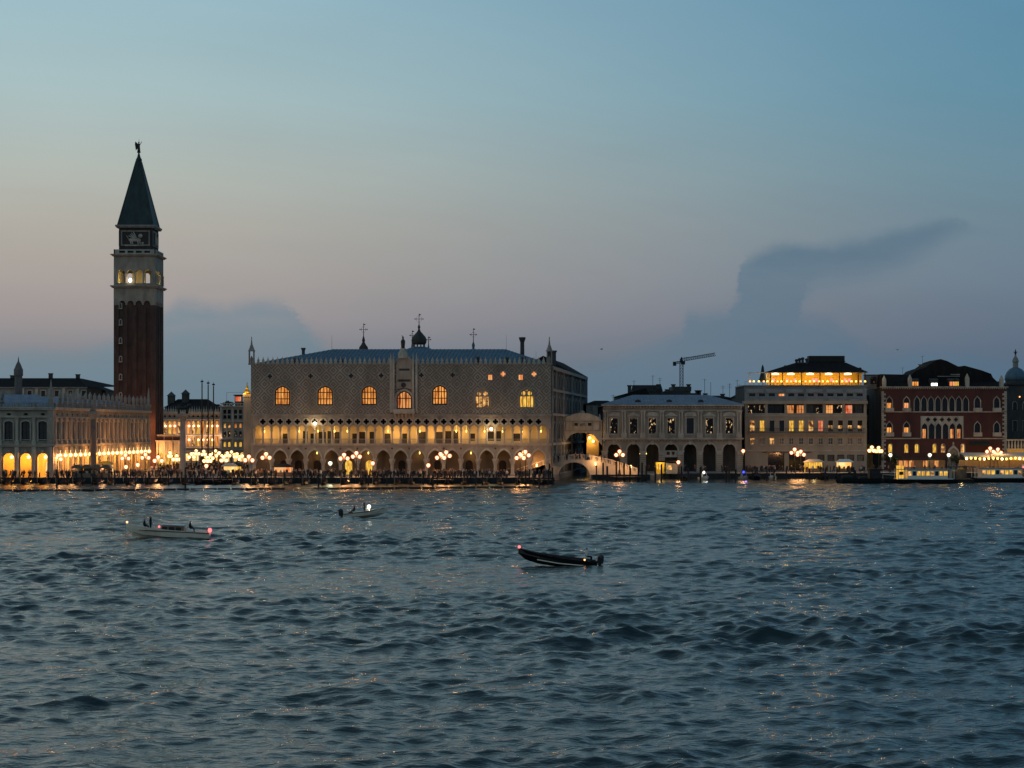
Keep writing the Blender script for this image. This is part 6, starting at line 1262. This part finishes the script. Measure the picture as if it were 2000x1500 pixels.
# mooring poles
def pole(px, Y, top, label, group, mat='wet_wood', r=.16):
    T = thing('mooring_pole', label, 'mooring pole', (X(px,Y), Y, -1.5), 0, group); h = Z(top, Y)+1.5
    part('shaft', MB().cyl(0,0,0,h,r,r*.85,8), mat, T); part('cap', MB().lathe(0,0,[(r*.95,h),(r*.9,h+.12),(.02,h+.22)],8), mat, T); return T
for px, Y, t, l, mm in ((111,374,918,'pale-topped mooring pole standing out in the water before the library','old_wood'), (362,377,915,'tall pale mooring pole out in the water below the lion column','old_wood'), (622,385,926,'dark mooring pole out in the water before the fifth palace arch','wet_wood'), (845.5,391,928,'dark mooring pole beside the reflection of the eleventh arch','wet_wood'), (1053,394,921,'dark mooring pole at the end of the floating boom','wet_wood'),
                    (1165,440,911,'lone dark mooring pole by the mouth of the side canal','wet_wood')): pole(px, Y, t, l, None, mm, .2)
for i in range(62):
    px = 8+17.0*i+q.uniform(-5,5); Y = q.choice((411.0, 423.2)); pole(px, Y, q.uniform(921,930) if Y > 415 else q.uniform(925,933), 'dark mooring pole among the gondolas', 'poles among the gondolas')
for px, t in ((1178,905),(1186,912),(1204,903),(1219,905),(1231,911),(1247,900),(1254,905),(1262,911),(1280,914),(1292,908),(1331,912),(1344,915),(1368,914),(1419,912),(1424,916),(1437,918)): pole(px, q.uniform(440,447), t, 'dark mooring pole in the group before the prison', 'poles before the prison', r=.24)
for px, t in ((1475,914),(1498,916),(1512,917),(1536,915),(1581,917),(1612,916),(1635,913),(1668,914)): pole(px, q.uniform(454,458), t, 'dark mooring pole before the cream hotel', 'poles before the cream hotel', r=.2)
for px, t in ((1026,920),(1034,918),(1043,921),(1062,916),(1071,918),(1079,915)): pole(px, q.uniform(414,420), t, 'dark mooring pole by the foot of the balustraded bridge', 'poles by the bridge foot', r=.22)
# floating boom
sm = None
for i in range(39):
    if i in (21,22): continue
    px = 12+26.6*i; Y = 368+(px/1040)*24; L = 24*Y/FPX
    T = thing('boom_float', 'dark floating boom section lying on the water in front of the gondolas', 'boom', (X(px,Y), Y, .0), R(q.uniform(-2,2)+11), 'floating boom sections')
    part('log', MB().tube((-L/2,0,.12),(L/2,0,.12),.3,8), 'wet_wood', T); part('band', MB().tube((-L/2+.2,0,.12),(-L/2+.35,0,.12),.34,8).tube((L/2-.35,0,.12),(L/2-.2,0,.12),.34,8), 'iron', T)
# wooden landing stages
for i, (px, w, l) in enumerate(((1060,5.5,'dark timber landing stage at the foot of the balustraded bridge'),(1225,8.0,'dark timber landing stage before the first prison arches'),(860,6,'dark timber landing stage below the eleventh palace arch'),(420,7,'dark timber landing stage at the opening of the square'))):
    Y = 420 if px < 1100 else 444; T = thing('landing_stage', l, 'jetty', (X(px,Y), Y, 0)); nb = int(w/.5)
    for k in range(nb): part('plank', MB().box(-w/2+k*.5+.01,-w/2+k*.5+.48,-2.4,3.0,.95,1.03), 'wet_wood', T)
    part('beam', MB().box(-w/2,w/2,-2.2,-2.0,.72,.94).box(-w/2,w/2,2.4,2.6,.72,.94), 'wet_wood', T)
    for a_ in (-1,1):
        for b_ in (-2.1,2.5): part('pile', MB().cyl(a_*(w/2-.3),b_,-2,1.5,.14,n=6), 'wet_wood', T)

# ------------------------------------------------------------------ waterbuses, pontoon and small craft
def waterbus(px0, px1, Y, label, facing, cabin_lit, wheel_mat):
    x0, x1 = X(px0,Y), X(px1,Y); L = x1-x0; T = thing('waterbus', label, 'waterbus', ((x0+x1)/2, Y, 0), 0 if facing > 0 else R(180)); h = L/2
    part('hull', hull([(-h,1.6,1.0,-.5,1.4,0),(-h*.8,2.1,.95,-.6,1.9,0),(0,2.2,.95,-.6,2.0,0),(h*.75,1.9,1.0,-.6,1.5,0),(h*.93,1.0,1.15,-.4,.6,.2),(h,.2,1.3,0,.1,.5)], .12, .15), 'black_lacquer', T)
    part('band', MB().box(-h*.85,h*.62,-2.27,-2.2,1.0,1.22).box(-h*.85,h*.62,2.2,2.27,1.0,1.22), 'white_paint', T)
    n = 9; xa, xb = -h*.72, h*.35; z0, z1 = 1.0, 3.2; bw = (xb-xa)/n
    wl = [[(xa+bw*(i+.12),z0+.85),(xa+bw*(i+.88),z0+.85),(xa+bw*(i+.88),z1-.35),(xa+bw*(i+.12),z1-.35)] for i in range(n)]
    for sd in (-1,1): part('cabin_side', MB().wall([(xa,z0),(xb,z0),(xb,z1),(xa,z1)], wl, sd*1.95-.04, sd*1.95+.04), 'beige_gelcoat', T)
    for i in range(n):
        for sd in (-1,1): part('cabin_window', MB().box(xa+bw*(i+.1),xa+bw*(i+.9),sd*1.9-.015,sd*1.9+.015,z0+.8,z1-.3), cabin_lit[i % len(cabin_lit)], T)
    part('cabin_end', MB().box(xa,xa+.08,-1.88,1.88,z0,z1).box(xb-.08,xb,-1.88,1.88,z0,z1), 'beige_gelcoat', T)
    part('roof', MB().box(-h*.9,h*.62,-2.15,2.15,z1,z1+.15), 'grey_stucco', T)
    for x in (-h*.88,-h*.8,h*.42,h*.6):
        for sd in (-1,1): part('roof_post', MB().box(x-.05,x+.05,sd*2.0-.05,sd*2.0+.05,1.0,z1), 'white_paint', T)
    w = part('wheelhouse', MB().box(h*.44,h*.58,-1.3,1.3,1.0,z1+.9), wheel_mat, T); link('wheelhouse_window', MB().box(h*.455,h*.565,-1.34,1.34,2.0,2.75).mesh('wheelhouse_window','dark_glass'), w)
    part('roof_lamp', MB().ball((h*.4,-1.6,z1+.35),.25,8), 'nav_red', T); part('railing', MB().tube((h*.64,-1.8,1.9),(h*.95,-.7,2.1),.035,4).tube((h*.64,1.8,1.9),(h*.95,.7,2.1),.035,4).tube((h*.95,-.7,1.2),(h*.95,-.7,2.1),.035,4), 'white_paint', T)
    for x in (-h*.5,-h*.1,h*.25,h*.52): light((x,0,2.7), 70, (1,.75,.35), .3, T)
    return T
waterbus(1722, 1868, 424, 'waterbus with yellow lit wheelhouse and bright cabin windows before the red hotel', -1, ('lit_yellow','lit_yellow','dark_glass','lit_room','lit_yellow'), 'lit_yellow')
waterbus(1893, 2040, 436, 'second waterbus with glowing windows, cut by the picture edge', 1, ('lit_room','lit_yellow','lit_yellow','dark_glass'), 'beige_gelcoat')
T = thing('waterbus_pontoon', 'floating waterbus pontoon with flat roof between the two waterbuses', 'pontoon', (X(1878,432), 432, 0)); part('float', MB().box(-2.2,2.2,-3,4,-.5,.75), 'wet_wood', T); part('deck', MB().box(-2.3,2.3,-3.1,4.1,.75,.85), 'old_wood', T); part('roof', MB().box(-2.5,2.5,-3.2,4.2,3.6,3.75), 'canvas_dark', T)
for a_ in (-2,2):
    for b_ in (-2.7,3.7): part('post', MB().box(a_-.07,a_+.07,b_-.07,b_+.07,.85,3.6), 'iron', T)
part('glazed_wall', MB().box(-2.05,2.05,3.6,3.65,.9,3.0), 'dim_glass', T); light((0,0,3.2), 120, (1,.7,.3), .3, T)
Y = 426; T = thing('work_barge', 'long dark work barge with loader moored before the cream hotel', 'barge', (X(1680,Y), Y, 0)); h = (1728-1633)*Y/FPX/2
part('hull', hull([(-h,.9,1.55,.3,.6,.7),(-h*.8,1.9,1.25,-.5,1.7,0),(0,2.0,1.15,-.6,1.8,0),(h*.85,2.0,1.2,-.6,1.8,0),(h,1.6,1.35,-.3,1.4,.2)], .5, .12), 'black_lacquer', T); part('cabin', MB().box(h*.35,h*.8,-1.2,1.2,.8,3.2).box(h*.3,h*.85,-1.35,1.35,3.2,3.35), 'frame_dark', T); part('cabin_window', MB().box(h*.4,h*.75,-1.24,-1.21,2.1,2.8), 'dark_glass', T)
part('loader_arm', MB().tube((-h*.2,0,.8),(-h*.2,0,3.0),.18,6).tube((-h*.2,0,3.0),(-h*.5,0,2.3),.12,6), 'iron', T); part('cargo', MB().box(-h*.75,-h*.35,-1.2,1.2,.6,1.7).box(-.3,h*.25,-1.2,1.1,.6,1.5), 'canvas_dark', T)
def small_boat(px, Y, label, mat, lamp, power, lcol, rz):
    T = thing('motorboat', label, 'boat', (X(px,Y), Y, 0), R(rz)); part('hull', hull([(-2.6,.9,.7,-.2,.75,.1),(0,1.0,.75,-.3,.8,.05),(1.8,.7,.9,-.15,.4,.2),(2.9,.05,1.1,.4,.02,.7)], .3), mat, T)
    part('cabin', MB().add([(-1,-.7,.5),(1.0,-.6,.6),(1.0,.6,.6),(-1,.7,.5),(-.9,-.6,1.7),(.4,-.5,1.7),(.4,.5,1.7),(-.9,.6,1.7)], [(0,1,5,4),(1,2,6,5),(2,3,7,6),(3,0,4,7),(4,5,6,7)]), mat, T); part('windscreen', MB().add([(.98,-.5,.8),(.98,.5,.8),(.45,.45,1.65),(.45,-.45,1.65)], [(0,1,2,3)]), 'dark_glass', T)
    if lamp: part('lamp', MB().ball((.6,-.2,1.95),.28,8).cyl(.6,-.2,1.6,1.8,.04,n=5), lamp, T); light((.9,-.4,1.6) if rz == 0 else (2.2,0,1.9), power, lcol, .2, T)
small_boat(1375, 452, 'white motorboat with bright bow lamp moored before the sixth prison arch', 'white_paint', 'lantern_white', 60, (1,.95,.85), -80); small_boat(1453, 455, 'small launch with a glowing blue lamp between prison and cream hotel', 'grey_stucco', 'blue_lamp', 60, (.1,.12,1), -85)
small_boat(1476, 457, 'dark moored launch nearest the blue-lit boat', 'black_lacquer', None, 0, 0, -75); small_boat(1509, 457, 'pale moored launch before the cream hotel doors', 'beige_gelcoat', None, 0, 0, -100); small_boat(1339, 451, 'dark moored launch before the fifth prison arch', 'black_lacquer', None, 0, 0, -95); small_boat(1610, 458, 'dark moored launch beside the lit market tent', 'black_lacquer', None, 0, 0, -80)

# ------------------------------------------------------------------ kiosks, stalls, canopies, trees
def stall(px, Y, w, label, mat, lit, h=2.6, dome=False, power=130, name='market_stall', cat='stall', group=None):
    T = thing(name, label, cat, (X(px,Y), Y, G), 0, group); part('counter', MB().box(-w/2,w/2,-.6,.0,0,1.0), 'cabin_wood', T); part('back', MB().box(-w/2,w/2,1.2,1.3,0,h), lit or 'canvas_dark', T)
    for a_ in (-w/2+.05,w/2-.05):
        for b_ in (-.7,1.25): part('post', MB().box(a_-.04,a_+.04,b_-.04,b_+.04,0,h), 'iron', T)
    if dome: part('canopy', MB().wall([(-w/2-.2,h)]+[(-(w/2+.2)*math.cos(math.pi*k/8), h+.9*math.sin(math.pi*k/8)) for k in range(1,8)]+[(w/2+.2,h)], [], -.9, 1.5), mat, T)
    else: part('canopy', MB().hip(-w/2-.3,w/2+.3,-1.0,1.6,h,h+.7,w*.3,.9), mat, T)
    for k in range(3): part('goods', MB().box(-w/2+.2+k*w/3.2,-w/2+.75+k*w/3.2,-.5,-.1,1.0,1.35+.15*k), ('red_stucco','canvas_pale','shirt_navy')[k], T)
    if lit: light((0,-.3,h-.4), power, (1,.68,.25), .25, T)
for i, (px, l) in enumerate(((151,'nearest the library corner'),(170,'second from the library corner'),(189,'third from the library corner'),(208,'farthest from the library corner'))): stall(px, 427, 2.1, 'brown round-topped souvenir stall on the quay, '+l, 'cabin_wood', None, 2.1, True, group='souvenir stalls on the quay')
stall(205, 440, 3.4, 'brightly lit yellow stall behind the souvenir stalls', 'yellow_paint', 'shop_glow', 2.8, False, 260); stall(448, 436, 3.0, 'lit sales stall in the opening of the square', 'canvas_pale', 'shop_glow', 2.5); stall(552, 436, 4.4, 'row of lit postcards at a stall before the second palace arch', 'canvas_dark', 'lit_orange', 2.3)
stall(462, 440, 1.8, 'narrow lit stall next to the palace corner lamp', 'canvas_dark', 'lit_yellow', 2.4); stall(1590, 480, 4.6, 'lit yellow market tent before the cream hotel', 'canvas_pale', 'lit_yellow', 2.7, False, 320); stall(1650, 480, 3.8, 'white lit market tent near the alley mouth', 'white_paint', 'shop_glow', 2.7, False, 320)
Y = 462; T = thing('waterbus_kiosk', 'flat dark-roofed waterbus kiosk with yellow interior before the third prison arch', 'kiosk', (X(1303,Y), Y, G)); k = Y/FPX
part('roof', MB().box(-3.2,3.2,-1.6,1.6,2.95,3.25), 'frame_dark', T); part('back_wall', MB().box(-2.9,-.6,1.2,1.3,0,2.9), 'yellow_paint', T); part('lit_panel', MB().box(-2.5,-1.3,1.1,1.18,1.0,2.3), 'lit_yellow', T); part('ticket_booth', MB().box(-.2,2.6,.2,1.3,0,2.6), 'grey_stucco', T); part('booth_window', MB().box(.1,1.2,.14,.19,1.0,2.1), 'lit_room', T)
for a_ in (-3,-.5,3): part('post', MB().box(a_-.06,a_+.06,-1.4,-1.28,0,2.95), 'iron', T)
light((-1.6,-.6,2.6), 260, (1,.7,.22), .25, T)
Y = 482; x0 = X(1883,Y); wC = X(2030,Y)-x0; T = thing('terrace_canopy', 'long waterside restaurant canopy strung with yellow bulbs before the red hotel', 'canopy', (x0, Y, G))
part('canvas', MB().add([(0,0,4.2),(wC,0,4.2),(wC,6,5.0),(0,6,5.0),(0,0,3.8),(wC,0,3.8)], [(0,1,2,3),(0,1,5,4)]), 'canvas_pale', T)
for i in range(6): part('post', MB().box(i*wC/5-.06,i*wC/5+.06,-.05,.07,0,3.8), 'iron', T)
for i in range(17): part('bulb', MB().ball((.6+i*wC/17,-.25,3.5+.12*math.sin(i*1.3)),.34,8), 'lamp_yellow' if i % 4 else 'lantern_warm', T)
for i in range(4): light((2.5+i*wC/4,.8,3.2), 230, (1,.62,.18), .3, T)
part('back_wall', MB().box(0,wC,5.6,5.7,0,3.0), 'cabin_wood', T); part('planter', MB().box(.5,wC,-.6,-.1,0,.8), 'cabin_wood', T)
Y = 484; x0 = X(1755,Y); wC = X(1858,Y)-x0; T = thing('dark_canopy', 'dark flat restaurant awning with a few lit panels under the red hotel windows', 'canopy', (x0, Y, G)); part('canvas', MB().box(0,wC,0,5,3.3,3.5), 'canvas_dark', T); part('back_wall', MB().box(.5,wC-.5,4.8,4.9,.0,3.0), 'cabin_wood', T); [part('lit_panel', MB().box(a_,a_+1.1,4.7,4.78,1.2,2.8), 'lit_curtain', T) for a_ in (1.0,2.4,3.8,7.5,10.5)]
for i in range(5): part('post', MB().box(i*wC/4-.06,i*wC/4+.06,-.05,.07,0,3.3), 'iron', T)
light((3,1,2.8), 150, (1,.65,.25), .3, T); light((10,1,2.8), 150, (1,.65,.25), .3, T)
def tree(px, Y, h, r, label, seed):
    T = thing('small_tree', label, 'tree', (X(px,Y), Y, G)); q = random.Random(seed); t = MB().tube((0,0,0),(.1,0,h*.55),.16,7,.1)
    for i in range(6): a_ = i*1.05; t.tube((.1,0,h*.45),(r*.7*math.cos(a_),r*.7*math.sin(a_),h*(.65+.2*q.random())),.07,5,.03)
    part('trunk', t, 'old_wood', T); m = MB()
    for c in range(16):
        cc = Vector((q.gauss(0,r*.45),q.gauss(0,r*.45),h*.72+q.gauss(0,h*.11)))
        for i in range(70):
            p = cc+Vector((q.gauss(0,.35),q.gauss(0,.35),q.gauss(0,.3))); d = Vector((q.gauss(0,1),q.gauss(0,1),q.gauss(0,1))).normalized()*.17; e = d.orthogonal().normalized()*.1; m.add([p-d,p+e,p+d,p-e],[(0,1,2,3)])
    part('crown', m, 'foliage', T)
tree(1737, 492, 4.6, 1.6, 'small dark tree by the quoined corner of the red hotel', 1); tree(1751, 490, 4.3, 1.5, 'small dark tree second from the quoined corner of the red hotel', 2); tree(1868, 492, 4.7, 1.9, 'small dark round tree in front of the gothic portal', 3)
# a dark gull, and a white gull shape standing in for a point of light
for px, py, Y, l, mm in ((1175,682,330,'dark gull gliding above the covered bridge','dark_cloth'),(1753,683,330,'white gull shape standing in for a point of light above the alley roofs','white_paint')):
    T = thing('gull', l, 'bird', (X(px,Y), Y, Z(py,Y)), R(25)); b = MB().lathe(0,0,[(.02,-.28),(.07,-.1),(.07,.1),(.02,.26)],6); b.v = [(z,y,x) for x,y,z in b.v]; part('body', b, mm, T)
    for sd in (-1,1): part('wing', MB().add([(.1,sd*.05,.02),(-.1,sd*.05,.02),(-.02,sd*.32,.12),(.12,sd*.32,.12),(-.12,sd*.68,.05)],[(0,1,2,3),(3,2,4)]), mm, T)

# ------------------------------------------------------------------ countable rows: each label says its place in its row, counted from the library end
ONES = 'zeroth first second third fourth fifth sixth seventh eighth ninth tenth eleventh twelfth thirteenth fourteenth fifteenth sixteenth seventeenth eighteenth nineteenth'.split()
TENS = {2: 'twent', 3: 'thirt', 4: 'fort', 5: 'fift', 6: 'sixt'}
def nth(n): return ONES[n] if n < 20 else TENS[n//10]+('ieth' if n % 10 == 0 else 'y-'+ONES[n % 10])
for grp, text, end in (('gondolas moored along the quay', 'black gondola in the row moored along the quay', 'library'), ('poles among the gondolas', 'dark mooring pole among the gondolas', 'library'), ('floating boom sections', 'dark floating boom section before the gondolas', 'library'),
                       ('poles before the prison', 'dark mooring pole before the prison', 'bridge'), ('poles before the cream hotel', 'dark mooring pole before the cream hotel', 'prison'), ('poles by the bridge foot', 'dark mooring pole by the bridge foot', 'palace'),
                       ('lamps along the roof terrace', 'small glowing lamp along the roof terrace rail', 'prison'), ('red lampshades in the rooftop restaurant', 'red lampshade in the rooftop restaurant', 'prison'), ('rail sections of the roof terrace', 'glass and steel rail section of the roof terrace', 'prison'),
                       ('lamps glaring in the square', 'bright lamp in the cluster glaring in the square', 'bell tower')):
    row = sorted((o for o in COL.objects if o.parent is None and o.get('group') == grp), key=lambda o: o.location.x/o.location.y)
    for i, o in enumerate(row): o['label'] = nth(i+1)+' '+text+', counted from the '+end
